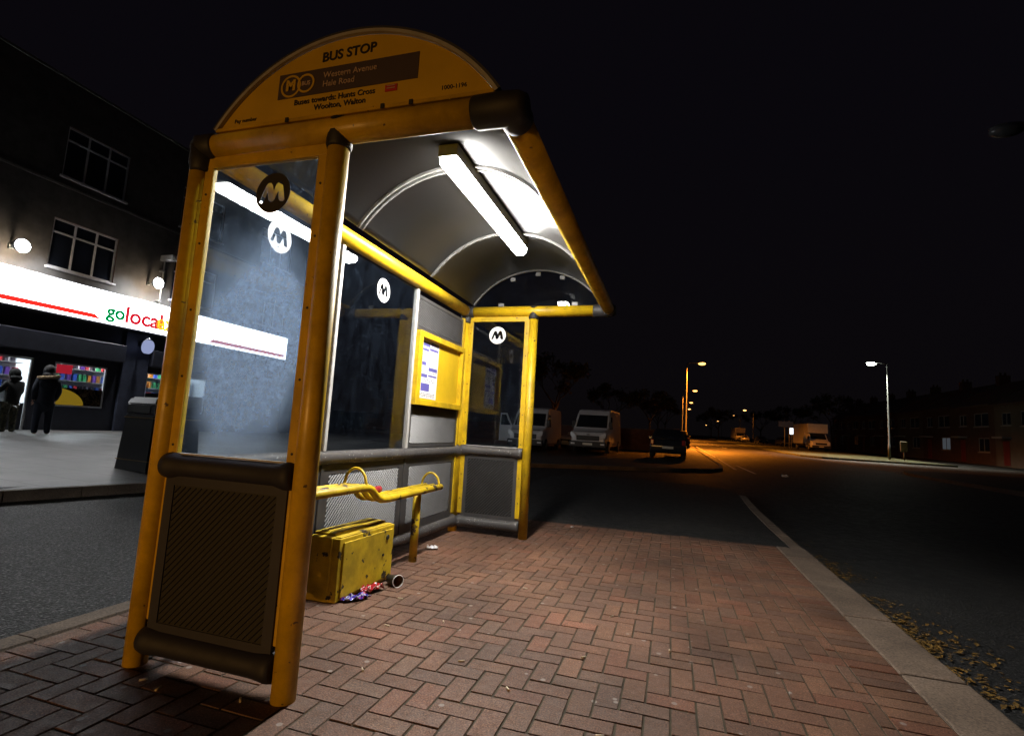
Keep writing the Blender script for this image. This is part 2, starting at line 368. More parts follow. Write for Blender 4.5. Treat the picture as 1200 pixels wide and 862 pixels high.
# block paving: individual blocks in a 90 degree herringbone with a header course by the kerb
W = .1045
X0, X1, Y0, Y1 = -.62, 3.203, -6.0, 4.78
m = MB(); tint = m.bm.loops.layers.float_color.new('tint')
def tint_col():
    a = random.random()
    base = random.choice([(.27,.140,.096),(.26,.142,.102),(.28,.145,.098),(.245,.145,.108),(.235,.135,.102),(.29,.155,.103),(.265,.145,.103),(.30,.140,.094),(.26,.145,.1)])
    k = random.uniform(.84,1.12)*.66; return (base[0]*k, base[1]*k, base[2]*k, 1)
def block(x0,x1,y0,y1):
    gp = .0025; x0+=gp; x1-=gp; y0+=gp; y1-=gp
    if x1-x0 < .02 or y1-y0 < .02: return
    c = .003; dz = random.uniform(-.0016,.0016); tx = random.uniform(-.012,.012); ty = random.uniform(-.012,.012)
    cx, cy = (x0+x1)/2, (y0+y1)/2
    j = lambda: random.uniform(-.0012,.0012)
    top = [m.bm.verts.new((x+j(),y+j(),dz+tx*(x-cx)+ty*(y-cy))) for x,y in ((x0+c,y0+c),(x1-c,y0+c),(x1-c,y1-c),(x0+c,y1-c))]
    bot = [m.bm.verts.new((x,y,-.008)) for x,y in ((x0,y0),(x1,y0),(x1,y1),(x0,y1))]
    fs = [m.bm.faces.new(top)]+[m.bm.faces.new((bot[i],bot[(i+1)%4],top[(i+1)%4],top[i])) for i in range(4)]
    t = tint_col(); t = (t[0]*1.0,t[1]*.95,t[2]*.86,1)
    for f in fs:
        for l in f.loops: l[tint] = t
ni = int((X1-X0)/W)+3; nj = int((Y1-Y0)/W)+3
for i in range(-2, ni):
    for j in range(-2, nj):
        d = (i-j) % 4
        if d == 0: r = (X0+i*W, X0+(i+2)*W, Y0+j*W, Y0+(j+1)*W)
        elif d == 3: r = (X0+i*W, X0+(i+1)*W, Y0+j*W, Y0+(j+2)*W)
        else: continue
        r = (max(r[0],X0), min(r[1],X1), max(r[2],Y0), min(r[3],Y1))
        if r[1]-r[0] > .03 and r[3]-r[2] > .03: block(*r)
for k in range(int((Y1-Y0)/W)):
    block(X1, X1+.236, Y0+k*W, Y0+(k+1)*W)
paving = m.build('brick_pavement', M['pavers']); paving['kind'] = 'structure'
m = MB(); m.box(X0-.004, 3.44, Y0, Y1, -.2, -.0042); o = m.build('pavement_bed', M['joint']); o['kind'] = 'structure'

# raised kerb stones along the stop, one mesh of stones with open joints
m = MB(); y = -6.0
while y < 4.75:
    y1 = min(y+.93, 4.78); dz = random.uniform(-.002,.003)
    m.box(3.443, 3.735, y+.006, y1-.006, -.25, .004+dz, .012, 2); y = y1
o = m.build('kerb', M['kerb_d']); o['kind'] = 'structure'
# narrow kerb beyond, bending into the side road
path = [(3.665,4.79),(3.67,6.5),(3.70,8.2),(3.75,9.6),(3.80,10.6),(3.78,11.2),(3.55,11.9),(3.0,12.3),(2.0,12.5),(.4,12.5),(-.4,12.2),(-.72,11.5),(-.74,9),(-.74,4.8),(-.72,0),(-.72,-6)]
m = MB()
for a, b in zip(path[:-1], path[1:]):
    a = Vector((*a,0)); b = Vector((*b,0)); L = (b-a).length; nseg = max(1, round(L/.92)); d = (b-a)/nseg; nrm = Vector((-d.y,d.x,0)).normalized()*.0635
    for k in range(nseg):
        p, q = a+d*(k+.004), a+d*(k+.996); zp = g(p.x,p.y); drop = -.06 if p.y>9.8 else 0
        pts = [p-nrm, q-nrm, q+nrm, p+nrm]
        dz = random.uniform(-.003,.002)-.003+drop
        vb = [m.bm.verts.new((v.x,v.y,zp-.25)) for v in pts]; vt = [m.bm.verts.new((v.x,v.y,zp+dz)) for v in pts]
        m.bm.faces.new(vt); 
        for i in range(4): m.bm.faces.new((vb[i],vb[(i+1)%4],vt[(i+1)%4],vt[i]))
o = m.build('edging_kerb', M['kerb']); o['kind'] = 'structure'
poly_sheet('pavement', M['footway'], [(-.68,4.785),(3.60,4.785),(3.605,6.5),(3.635,8.2),(3.685,9.5),(3.735,10.5),(3.715,11.1),(3.5,11.8),(2.95,12.22),(2.0,12.44),(.4,12.44),(-.36,12.14),(-.66,11.46)], -.014, .2)
# shop forecourt: flags near the shop, tarmac strip by the kerb
def mat_flags():
    m, nt, out = new_mat('paving_flags'); v = coords(nt)
    b = nt.nodes.new('ShaderNodeTexBrick'); nt.links.new(v,b.inputs['Vector'])
    b.inputs['Color1'].default_value=(.13,.128,.125,1); b.inputs['Color2'].default_value=(.085,.083,.082,1); b.inputs['Mortar'].default_value=(.018,.018,.018,1)
    b.inputs['Scale'].default_value=1.; b.inputs['Brick Width'].default_value=.9; b.inputs['Row Height'].default_value=.62; b.inputs['Mortar Size'].default_value=.016
    n = noise(nt,1.3,6,.65,vec=v); n2 = noise(nt,40,4,.7,vec=v)
    r = ramp(nt,n.outputs['Fac'],[(.3,(.40,.40,.40)),(.68,(1.35,1.33,1.3))])
    q = nt.nodes.new('ShaderNodeMix'); q.data_type='RGBA'; q.blend_type='MULTIPLY'; q.inputs[0].default_value=1
    ia=[k for k in q.inputs if k.type=='RGBA']; nt.links.new(b.outputs['Color'],ia[0]); nt.links.new(r.outputs['Color'],ia[1])
    p = principled(nt,out,[o for o in q.outputs if o.type=='RGBA'][0],.5)
    ad = nt.nodes.new('ShaderNodeMath'); ad.operation='MULTIPLY_ADD'; nt.links.new(n2.outputs['Fac'],ad.inputs[0]); ad.inputs[1].default_value=.4; nt.links.new(b.outputs['Fac'],ad.inputs[2])
    nt.links.new(bump(nt,ad.outputs[0],-.5,.01),p.inputs['Normal']); return m
M['flags'] = mat_flags()
def fore_x(y): return -5.45+.30*(y-4)*.35
poly = [(-15.45,-30),(-6.9,-30),(-6.35,0),(-5.72,2.6),(-5.4,4.2),(-5.2,6),(-5.1,10),(-5.3,13),(-5.9,14.6),(-7.2,15.4),(-15.45,15.6),(-15.45,5)]
poly = [(-15.45,-30),(-6.9,-30),(-6.35,0),(-5.72,2.6),(-5.4,4.2),(-5.2,6),(-5.1,12),(-5.0,18),(-5.0,34),(-15.45,34)]
poly_sheet('forecourt_pavement', M['flags'], poly, .012, .3)
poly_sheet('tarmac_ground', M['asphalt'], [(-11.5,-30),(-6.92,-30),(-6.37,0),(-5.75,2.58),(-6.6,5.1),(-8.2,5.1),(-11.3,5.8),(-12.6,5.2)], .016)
m = MB()
kp = [(-6.93,-30),(-6.35,0),(-5.72,2.6),(-5.4,4.2),(-5.2,6),(-5.1,12),(-5.0,18),(-5.0,34)]
for a,b in zip(kp[:-1],kp[1:]):
    a = Vector((*a,0)); b = Vector((*b,0)); L=(b-a).length; ns=max(1,round(L/.9)); d=(b-a)/ns; nr=Vector((d.y,-d.x,0)).normalized()*.13
    for k in range(ns):
        p,q=a+d*(k+.005),a+d*(k+.995); z0=g(p.x,p.y)
        pts=[p,q,q+nr,p+nr]; dz=random.uniform(.012,.020)
        vb=[m.bm.verts.new((v.x,v.y,z0-.2)) for v in pts]; vt=[m.bm.verts.new((v.x,v.y,z0+dz)) for v in pts]
        m.bm.faces.new(vt)
        for i in range(4): m.bm.faces.new((vb[i],vb[(i+1)%4],vt[(i+1)%4],vt[i]))
o = m.build('forecourt_kerb', M['kerb']); o['kind']='structure'
# far side of the side road: pavement with a kerb, then parking tarmac
fk = [(-4.9,14.3),(-2.2,15.0),(.2,16.4),(2.6,18.0),(3.7,19.0),(4.1,20.0),(4.25,22.0)]
poly_sheet('far_pavement', M['footway'], fk+[(4.25,300),(2.0,300),(2.0,26),(.6,22.5),(-4.9,18.5)], -.004, .15)
m = MB()
kk = fk+[(4.25,60),(4.25,300)]
for a,b in zip(kk[:-1],kk[1:]):
    a=Vector((*a,0)); b=Vector((*b,0)); L=(b-a).length; ns=max(1,round(L/.92)) if L<60 else 40; d=(b-a)/ns; nr=Vector((d.y,-d.x,0)).normalized()*.12
    for k in range(ns):
        p,q=a+d*(k+.004),a+d*(k+.996); z0=g(p.x,p.y)
        pts=[p,q,q+nr,p+nr]; vb=[m.bm.verts.new((v.x,v.y,g(v.x,v.y)-.2)) for v in pts]; vt=[m.bm.verts.new((v.x,v.y,g(v.x,v.y)+.012)) for v in pts]
        m.bm.faces.new(vt)
        for i in range(4): m.bm.faces.new((vb[i],vb[(i+1)%4],vt[(i+1)%4],vt[i]))
o = m.build('far_kerb', M['kerb']); o['kind']='structure'
# painted edge lines on the road, far left and lane dashes
M['line'] = mat_simple('road_paint', (.62,.60,.55), .6, var=.35, scale=5)
m = MB()
def strip(xa,ya,xb,yb,w,off=-.107):
    d=Vector((xb-xa,yb-ya,0)); n=Vector((-d.y,d.x,0)).normalized()*w/2
    m.quad([(p[0],p[1],g(p[0],p[1])+off) for p in ((xa-n.x,ya-n.y),(xb-n.x,yb-n.y),(xb+n.x,yb+n.y),(xa+n.x,ya+n.y))])
strip(4.85,21.5,4.95,31,.12); strip(5.35,19.8,5.25,25,.12); strip(4.95,33,5.0,60,.10); 
for k in range(5,14): strip(8.0,14+k*9,8.0,18+k*9,.10)
o = m.build('road_markings', M['line']); o['kind']='structure'
# opposite verge (grass) and its low earth sheet
M['grass'] = mat_simple('verge_grass', (.050,.058,.022), .95, var=.6, scale=3, bmp=.9)
poly_sheet('verge_ground', M['grass'], [(12.6,47),(13.6,44.5),(16,43.8),(22,43.6),(22,300),(12.6,300)], .02, .2)
m_isl = [(12.6,-60),(12.6,24),(12.8,27),(13.4,29),(14.6,29.8),(17,30),(30,30),(30,-60)]
poly_sheet('opposite_pavement', M['footway'], m_isl, .0, .2)

# ------------------------------------------------------------------ BUS SHELTER
SH = thing('bus_shelter', 'yellow bus shelter with arched roof, glass sides and a lit tube', 'bus shelter')
L, Wd, XF, ZB = 3.57, .807, 1.631, 2.45
AC, AZ, AR = .835, 2.027, .903           # roof arc centre and radius
def arcz(x, r=AR): return AZ+math.sqrt(max(0, r*r-(x-AC)**2))
# posts
for (px,py,fx,fy) in ((0,0,1,1),(Wd,0,-1,0),(0,L,1,-1),(Wd,L,-1,0)):
    m = MB(); m.tube([(px,py,.0),(px,py,2.385)], .049, 20)
    m.box(min(px+fx*.035,px+fx*.098),max(px+fx*.035,px+fx*.098),py-.013,py+.013,.20,2.36,.006,2)
    if fy: m.box(px-.020,px+.020,min(py+fy*.035,py+fy*(.098 if py>1 else .058)),max(py+fy*.035,py+fy*(.098 if py>1 else .058)),.20,2.36,.006,2)
    p = m.build('post', M['yellow'], SH)
    for z in (.36,.62,.98,1.3,1.62,1.95,2.2):
        b = MB(); b.tube([(px+fx*.07,py-.0160,z),(px+fx*.07,py+.0160,z)], .006, 8); b.build('rivet', M['cap'], p)
    c = MB()
    c.tube([(px,py,2.36),(px,py,2.375),(px,py,2.44),(px,py,2.50),(px,py,2.512)], [.053,.058,.058,.050,.03], 18)
    c.tube([(px,py-.07,2.45),(px,py+.07,2.45)], .0, 4) if False else None
    c.build('post_cap', M['cap'], SH)
# beams
for yy in (0, L):
    m = MB(); m.tube([(.095,yy,ZB),(1.49,yy,ZB)], .060, 24)
    m.box(.13,1.50,yy-.022,yy+.022,2.365,2.395,.004) if False else None
    m.build('end_beam', M['yellow'], SH)
    m = MB(); m.box(.05,.76,yy-.015,yy+.015,2.335,2.392,.005,2); m.build('head_frame', M['yellow'], SH)
m = MB(); m.tube([(.02,.095,ZB),(.02,L-.095,ZB)], .060, 24); m.build('rear_beam', M['yellow'], SH)
m = MB(); m.tube([(XF,.085,ZB),(XF,L-.085,ZB)], .060, 24); m.box(XF-.105,XF-.02,.07,L-.07,2.50,2.530,.004)
m.build('front_beam', M['yellow'], SH)
for yy, s in ((0,1),(L,-1)):
    m = MB(); m.tube([(1.465,yy,ZB),(1.475,yy,ZB),(1.60,yy,ZB),(1.67,yy,ZB),(1.70,yy,ZB)], [.063,.069,.071,.066,.05], 20)
    m.tube([(XF,yy-s*.035,ZB),(XF,yy-s*.02,ZB),(XF,yy+s*.09,ZB),(XF,yy+s*.10,ZB)], [.055,.070,.070,.063], 20); m.build('corner_cap', M['cap'], SH)
    m = MB(); m.tube([(.10,yy,ZB),(.09,yy,ZB),(.02,yy,ZB),(-.03,yy,ZB),(-.045,yy,ZB)], [.063,.068,.068,.055,.03], 20)
    m.tube([(.02,yy-s*.03,ZB),(.02,yy+s*.02,ZB),(.02,yy+s*.09,ZB),(.02,yy+s*.10,ZB)], [.05,.068,.068,.062], 20)
    m.tube([(0.01,yy,2.32),(0.01,yy,2.335),(0.01,yy,ZB)], [.052,.057,.066], 18); m.build('corner_cap', M['cap'], SH)
# roof vault
a0 = math.asin((2.53-AZ)/AR)
def vault(r0, r1, ya, yb, n=36):
    m = MB(); rows = []
    for k in range(n+1):
        a = a0+(PI-2*a0)*k/n; c, s_ = math.cos(a), math.sin(a)
        rows.append([m.bm.verts.new((AC+c*r, y, AZ+s_*r)) for r in (r0,r1) for y in (ya,yb)])
    for p, q in zip(rows[:-1], rows[1:]):
        for i,j in ((0,1),(2,3),(0,2),(1,3)):
            f = m.bm.faces.new((p[i],p[j],q[j],q[i])); f.smooth = i+j in (1,5)
    for p in (rows[0],rows[-1]): m.bm.faces.new((p[0],p[1],p[3],p[2]))
    return m
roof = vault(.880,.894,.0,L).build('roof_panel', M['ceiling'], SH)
vault(.8955,.905,-.035,L+.035).build('roof_skin', M['roof_out'], SH)
for yy, wd in ((1.185,.02),(1.232,.02),(2.40,.034),(L-.07,.022)):
    vault(.862,.8785,yy-wd/2,yy+wd/2).build('roof_rib', M['rib'], SH)
# end fascia (near) with the stop name
m = MB()
n = 40; poly = [(AC+.876*math.cos(a0+(PI-2*a0)*k/n), AZ+.876*math.sin(a0+(PI-2*a0)*k/n)) for k in range(n+1)]
poly = [(poly[0][0],2.512)]+poly+[(poly[-1][0],2.512)]
m.prism(poly, lambda u,v,t:(u,t,v), -.018, -.002)
FA = m.build('fascia_panel', M['yellow_flat'], SH)
m = MB(); rows=[]
for k in range(n+1):
    a=a0+(PI-2*a0)*k/n; c,s_=math.cos(a),math.sin(a)
    rows.append([m.bm.verts.new((AC+c*r,y,AZ+s_*r)) for r,y in ((.878,-.036),(.894,-.036),(.894,-.0005),(.878,-.0005))])
for p,q in zip(rows[:-1],rows[1:]):
    for i in range(4): m.bm.faces.new((p[i],p[(i+1)%4],q[(i+1)%4],q[i]))
m.bm.faces.new(rows[0]); m.bm.faces.new(rows[-1]); m.build('edge_trim', M['alu'], FA)
m = MB(); m.box(.10,1.56,-.034,-.0185,2.512,2.530,.003); m.build('lip', M['yellow'], FA)
for x in (.52,1.03,1.17):
    m = MB(); m.box(x,x+.02,-.040,-.0345,2.508,2.532,.002); m.build('clip', M['cap'], FA)
m = MB(); m.box(.447,1.193,-.0215,-.0185,2.642,2.768); m.build('name_board', M['board_blue'], FA)
YT = -.0235
text_mesh('lettering','BUS STOP',.066,M['ink'],FA,(.825,YT+.004,2.826),(1,0,.03),(0,0,1),'CENTER',bold=.0016)
text_mesh('lettering','Western Avenue',.041,M['ink_white'],FA,(.70,YT,2.727),(1,0,0),(0,0,1),'LEFT',bold=.0004)
text_mesh('lettering','Hale Road',.041,M['ink_white'],FA,(.70,YT,2.683),(1,0,0),(0,0,1),'LEFT',bold=.0004)
text_mesh('lettering','Buses towards: Hunts Cross',.038,M['ink'],FA,(.545,YT+.004,2.613),(1,0,0),(0,0,1),'LEFT',bold=.0007)
text_mesh('lettering','Woolton, Walton',.038,M['ink'],FA,(.80,YT+.004,2.574),(1,0,0),(0,0,1),'CENTER',bold=.0007)
text_mesh('lettering','Pay number',.028,M['ink'],FA,(.20,YT+.004,2.562),(1,0,0),(0,0,1),'LEFT')
text_mesh('lettering','1000-1196',.028,M['ink'],FA,(1.31,YT+.004,2.575),(1,0,0),(0,0,1),'LEFT')
m = MB(); m.box(1.035,1.095,-.0215,-.0185,2.598,2.630); m.build('rail_symbol', M['ink_red'], FA)
m = MB()
for sx in (0,1): 
    m.prism([(1.044,2.610+sx*.012),(1.086,2.610+sx*.012),(1.086,2.614+sx*.012),(1.044,2.614+sx*.012)], lambda u,v,t:(u,t,v), -.0235,-.022)
m.build('symbol_bars', M['ink_white'], FA)
def ring(cx,cz,r0,r1,y0,y1,seg=36):
    m = MB(); vs=[[m.bm.verts.new((cx+r*math.cos(2*PI*k/seg),y,cz+r*math.sin(2*PI*k/seg))) for r,y in ((r0,y0),(r1,y0),(r1,y1),(r0,y1))] for k in range(seg)]
    for k in range(seg):
        p,q=vs[k],vs[(k+1)%seg]
        for i in range(4): m.bm.faces.new((p[i],p[(i+1)%4],q[(i+1)%4],q[i]))
    return m
ring(.519,2.700,.047,.057,-.0240,-.0217).build('roundel', M['yellow_flat'], FA)
ring(.605,2.703,.038,.048,-.0255,-.0230).build('roundel', M['yellow_flat'], FA)
text_mesh('lettering','M',.07,M['yellow_flat'],FA,(.519,YT,2.702),(1,0,0),(0,0,1),'CENTER',bold=.004)
text_mesh('lettering','BUS',.028,M['ink_white'],FA,(.605,YT,2.703),(1,0,0),(0,0,1),'CENTER',bold=.001)
# far clear lunette with clips
m = MB(); m.prism(poly, lambda u,v,t:(u,t,v), L-.004, L+.004); FL = m.build('end_glazing', M['glass_far'], SH)
for a in (.33,.5,.68):
    a_=a0+(PI-2*a0)*a; x,z=AC+math.cos(a_)*.845,AZ+math.sin(a_)*.845
    m = MB(); m.box(x-.028,x+.028,L-.022,L-.005,z-.022,z+.022,.003); m.build('clip', M['clip'], FL)
for x in (.42,1.26):
    m = MB(); m.box(x-.032,x+.032,L-.022,L-.005,2.505,2.545,.003); m.build('clip', M['clip'], FL)
# light fitting
m = MB(); m.box(.845,.975,.905,2.61,2.815,2.895,.008,2); LF = m.build('light_fitting', M['clip'], SH)
m = MB(); m.prism([(.850,2.812),(.855,2.775),(.875,2.752),(.945,2.752),(.965,2.775),(.970,2.812)], lambda u,v,t:(u,t,v), .93, 2.585); m.build('diffuser', M['tube'], LF)
# rails, lower panels and glass
def rail_x(z, yy, name='rail', r=.050, rf=.063):
    m = MB(); xa, xb = .074, Wd-.074
    m.tube([(xa-.03,yy,z),(xa,yy,z),(xa+.02,yy,z),(xa+.07,yy,z),(xb-.07,yy,z),(xb-.02,yy,z),(xb,yy,z),(xb+.03,yy,z)], [rf*.9,rf,rf*.97,r,r,rf*.97,rf,rf*.9], 20)
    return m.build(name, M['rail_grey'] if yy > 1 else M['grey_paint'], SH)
for yy in (0, L):
    rail_x(.885, yy); rail_x(.115, yy, r=.056)
def rail_y(z, ya, yb, r=.048, rf=.074):
    m = MB(); m.tube([(0,ya-.03,z),(0,ya,z),(0,ya+.02,z),(0,ya+.07,z),(0,yb-.07,z),(0,yb-.02,z),(0,yb,z),(0,yb+.03,z)], [rf*.9,rf,rf*.97,r,r,rf*.97,rf,rf*.9], 20)
    return m.build('rail', M['rail_grey'], SH)
rail_y(.870,.05,L-.05); rail_y(.115,.05,L-.05,.052)
def lattice(u0,u1,v0,v1, fn, pitch, w, h, border, t=.008, mat=None, name='mesh_panel', kind=1):
    """panel with pressed diagonal ribs: fn(u,v,t) -> world"""
    m = MB(); m.prism([(u0,v0),(u1,v0),(u1,v1),(u0,v1)], fn, -t/2, t/2); nback = len(m.bm.faces)
    for (a,b,c,d) in ((u0,u1,v1-border,v1),(u0,u1,v0,v0+border),(u0,u0+border,v0+border,v1-border),(u1-border,u1,v0+border,v1-border)):
        m.prism([(a,c),(b,c),(b,d),(a,d)], fn, t/2+.0005, t/2+h*.9); m.prism([(a,c),(b,c),(b,d),(a,d)], fn, -t/2-.0005, -t/2-h*.9)
    ua,ub,va,vb = u0+border+.006,u1-border-.006,v0+border+.006,v1-border-.006
    c = va-ub
    while c < vb-ua:
        # v = u + c
        us = max(ua, va-c); ue = min(ub, vb-c)
        if ue-us > .012:
            for sgn in (1,-1):
                p = [(us,us+c),(ue,ue+c)]; q = w/2*.7071
                a = [m.bm.verts.new(Vector(fn(x+o_,y-o_,sgn*t/2))) for x,y in p for o_ in (-q,q)]
                b = [m.bm.verts.new(Vector(fn(x,y,sgn*(t/2+h)))) for x,y in p]
                m.bm.faces.new((a[0],a[2],b[1],b[0])); m.bm.faces.new((a[1],b[0],b[1],a[3])); m.bm.faces.new((a[0],b[0],a[1])); m.bm.faces.new((a[2],a[3],b[1]))
        c += pitch*1.414
    o = m.build(name, mat or M['panel_grey'], SH); o.data.materials.append(M['mesh_hole'])
    for p in o.data.polygons[:nback]: p.material_index = 1
    return o
lattice(.068,.740,.150,.85, lambda u,v,t:(u,-t,v), .022,.0055,.006,.05, t=.034, mat=M['end_grey'], name='lower_panel')
lattice(.092,.715,.165,.84, lambda u,v,t:(u,L-t,v), .0235,.0095,.006,.045, name='lower_panel')
FR = lambda u,v,t:(t,u,v)
for ya,yb in ((.06,1.165),(1.20,2.325),(2.37,3.475)):
    lattice(ya+.0,yb,.165,.825,FR,.0235,.0095,.006,.07,name='lower_panel')
lattice(2.375,3.475,2.02,2.345,FR,.0215,.009,.006,.03,name='upper_panel')
lattice(2.375,3.475,.925,1.345,FR,.0215,.009,.006,.03,name='upper_panel')
lattice(2.375,3.475,1.348,2.017,FR,.05,.009,.003,.03,name='backing_panel')
for y in (1.183,2.345):
    m = MB(); m.box(-.02,.022,y-.017,y+.017,.915,2.385,.004); m.build('mullion', M['alu'], SH)
    m = MB(); m.box(-.018,.018,y-.016,y+.016,.165,.83,.004); m.build('lower_mullion', M['panel_grey'], SH)
for y in (.075,):
    m = MB(); m.box(-.010,.010,.062,.070,.915,2.385,.002); m.build('mullion', M['yellow'], SH)
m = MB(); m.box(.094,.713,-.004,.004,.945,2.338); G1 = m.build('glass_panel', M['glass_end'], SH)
m = MB(); m.box(.094,.713,L-.004,L+.004,.945,2.338); G2 = m.build('glass_panel', M['glass_far'], SH)
m = MB(); m.box(-.004,.004,.071,1.165,.92,2.385); G3 = m.build('glass_panel', M['glass_rear'], SH)
m = MB(); m.box(-.004,.004,1.201,2.327,.92,2.385); G4 = m.build('glass_panel', M['glass_rear'], SH)
for yy in (0,L):
    m = MB(); m.box(.094,.713,yy-.010,yy+.010,.937,.944); m.build('glazing_gasket', M['alu'], SH)
# roundels: white disc with the letter cut out
def roundel(parent, origin, u, v, r=.098, mt='white_vinyl'):
    cu = bpy.data.curves.new('roundel','CURVE'); cu.dimensions='2D'; cu.fill_mode='BOTH'; cu.extrude=.0008
    def spl(pts):
        s = cu.splines.new('POLY'); s.points.add(len(pts)-1); s.use_cyclic_u=True
        for p,(x,y) in zip(s.points,pts): p.co=(x,y,0,1)
    spl([(r*math.cos(2*PI*k/48),r*math.sin(2*PI*k/48)) for k in range(48)])
    lm = [(x*1.1,y) for x,y in [(-.70,-.46),(-.58,-.50),(-.46,-.44),(-.30,.05),(-.22,-.36),(-.12,-.46),(.0,-.46),(.10,-.38),(.28,.05),(.34,-.36),(.42,-.46),(.58,-.48),(.66,-.40),(.50,.36),(.40,.52),(.24,.54),(.12,.42),(.02,.14),(-.06,.40),(-.16,.53),(-.32,.52),(-.42,.38)]]
    spl([(x*r*.98,y*r*.98) for x,y in lm][::-1])
    t = bpy.data.objects.new('tmp',cu); COL.objects.link(t)
    me = bpy.data.meshes.new_from_object(t.evaluated_get(bpy.context.evaluated_depsgraph_get())); bpy.data.objects.remove(t)
    u=Vector(u); v=Vector(v); w=u.cross(v)
    me.transform(Matrix(((u.x,v.x,w.x,origin[0]),(u.y,v.y,w.y,origin[1]),(u.z,v.z,w.z,origin[2]),(0,0,0,1))))
    me.materials.clear(); me.materials.append(M[mt])
    o = bpy.data.objects.new('roundel',me); COL.objects.link(o); o.parent=parent; return o
roundel(G1,(.47,-.0055,2.18),(1,0,0),(0,0,1),.098,'ink'); roundel(G2,(.395,L-.0055,2.18),(1,0,0),(0,0,1))  # near disc in black: the shade on its unlit face is put into the colour
roundel(G3,(.0055,.57,2.21),(0,1,0),(0,0,1)); roundel(G4,(.0055,1.766,2.21),(0,1,0),(0,0,1))
# timetable case
m = MB()
ca,cb,cz0,cz1 = 2.355,3.455,1.315,2.005
for a,b,c,d in ((ca,cb,cz1-.055,cz1),(ca,cb,cz0,cz0+.055),(ca,ca+.075,cz0+.055,cz1-.055),(cb-.06,cb,cz0+.055,cz1-.055)): m.box(.012,.066,a,b,c,d,.003)
TC = m.build('timetable_case', M['yellow'], SH)
m = MB(); m.box(.010,.018,ca+.07,cb-.055,cz0+.05,cz1-.05); m.build('back_board', M['yellow_flat'], TC)
m = MB(); m.box(.0185,.0205,2.475,2.865,1.385,1.952); m.build('poster', M['paper'], TC)
m = MB()
random.seed(3)
for y0_,y1_,z0_,z1_ in ((2.48,2.66,1.885,1.925),(2.68,2.86,1.905,1.935),(2.50,2.64,1.84,1.865),(2.66,2.85,1.855,1.88),(2.48,2.60,1.70,1.735),(2.66,2.85,1.655,1.69),(2.48,2.64,1.585,1.62),(2.66,2.85,1.60,1.618),(2.52,2.70,1.455,1.53)):
    q = MB(); q.box(.0208,.0215,y0_,y1_,z0_,z1_); q.build('printed_panel', M['ink_blue'], TC)
m.bm.free()
m = MB()
for k in range(3):
    y = 2.50
    while y < 2.83:
        w = random.uniform(.012,.04); m.box(.0208,.0212,y,min(y+w,2.85),1.402+k*.014,1.408+k*.014); y += w+.012
for z in (1.82,1.80,1.775,1.755,1.64,1.565,1.548):
    y = 2.50
    while y < 2.83:
        w = random.uniform(.012,.05); m.box(.0208,.0211,y,min(y+w,2.85),z,z+.005); y += w+.014
m.build('text', M['ink'], TC)

# ------------------------------------------------------------------ BENCH
BE = thing('bench', 'scratched yellow tube bench with hoop armrests inside the bus shelter', 'bench')
for i, x in enumerate((.30,.225,.15)):
    z1, z2 = .690-.0, .580
    m = MB(); path = [(x,.22,z1),(x,1.22,z1),(x,1.30,z1-.004),(x,1.36,z1-.022),(x,1.44,z2+.028),(x,1.50,z2+.006),(x,1.58,z2),(x,2.52,z2+.008)]
    m.tube(path, .027 if i == 0 else .022, 14); m.build('seat_tube', M['yellow_worn'], BE)
for y in (.45,2.18):
    m = MB(); z = .66 if y < 1 else .565
    m.tube([(.245,y,0),(.245,y,z)], .034, 18); m.box(.13,.32,y-.018,y+.018,z-.005,z+.012,.003)
    m.build('leg', M['yellow_worn'], BE)
for y,z in ((1.27,.700),(2.46,.595)):
    m = MB(); pts = [(.225+.085*math.cos(a),y,z+.0+.115*math.sin(a)) for a in [PI*k/16 for k in range(17)]]
    pts = [(.31,y,z-.03)]+pts+[(.14,y,z-.03)]; m.tube(pts,.0095,10); m.build('armrest', M['yellow_worn'], BE)

# ------------------------------------------------------------------ YELLOW BOX lying under the bench
BX = thing('metal_box', 'rusty yellow metal box with a door lying on the bricks under the bench', 'metal box', (.08,1.03,0), 0)
m = MB(); m.box(.0,.175,.0,.66,.0,.395,.008,2)
m.box(.0,.16,.05,.64,.395,.412,.004)
b1 = m.build('body', M['yellow_box'], BX)
m = MB(); m.box(.1755,.232,.004,.656,.004,.391,.006,2); m.build('front_panel', M['yellow_box'], BX)
m = MB(); m.box(.2325,.246,.035,.62,.03,.365,.004,2); dr = m.build('door', M['yellow_box'], BX)
m = MB(); m.tube([(.2475,.545,.315),(.2525,.545,.315)],.018,14); m.tube([(.2475,.50,.2),(.2525,.50,.2)],.010,10); m.build('lock', M['cap'], dr)
m = MB(); m.box(.182,.222,.02,.63,.3915,.400,.003); m.box(.03,.10,.07,.62,.4125,.4175,.003); m.build('lid_strip', M['yellow_box'], BX)
BX.rotation_euler = (0, 0, -.02)

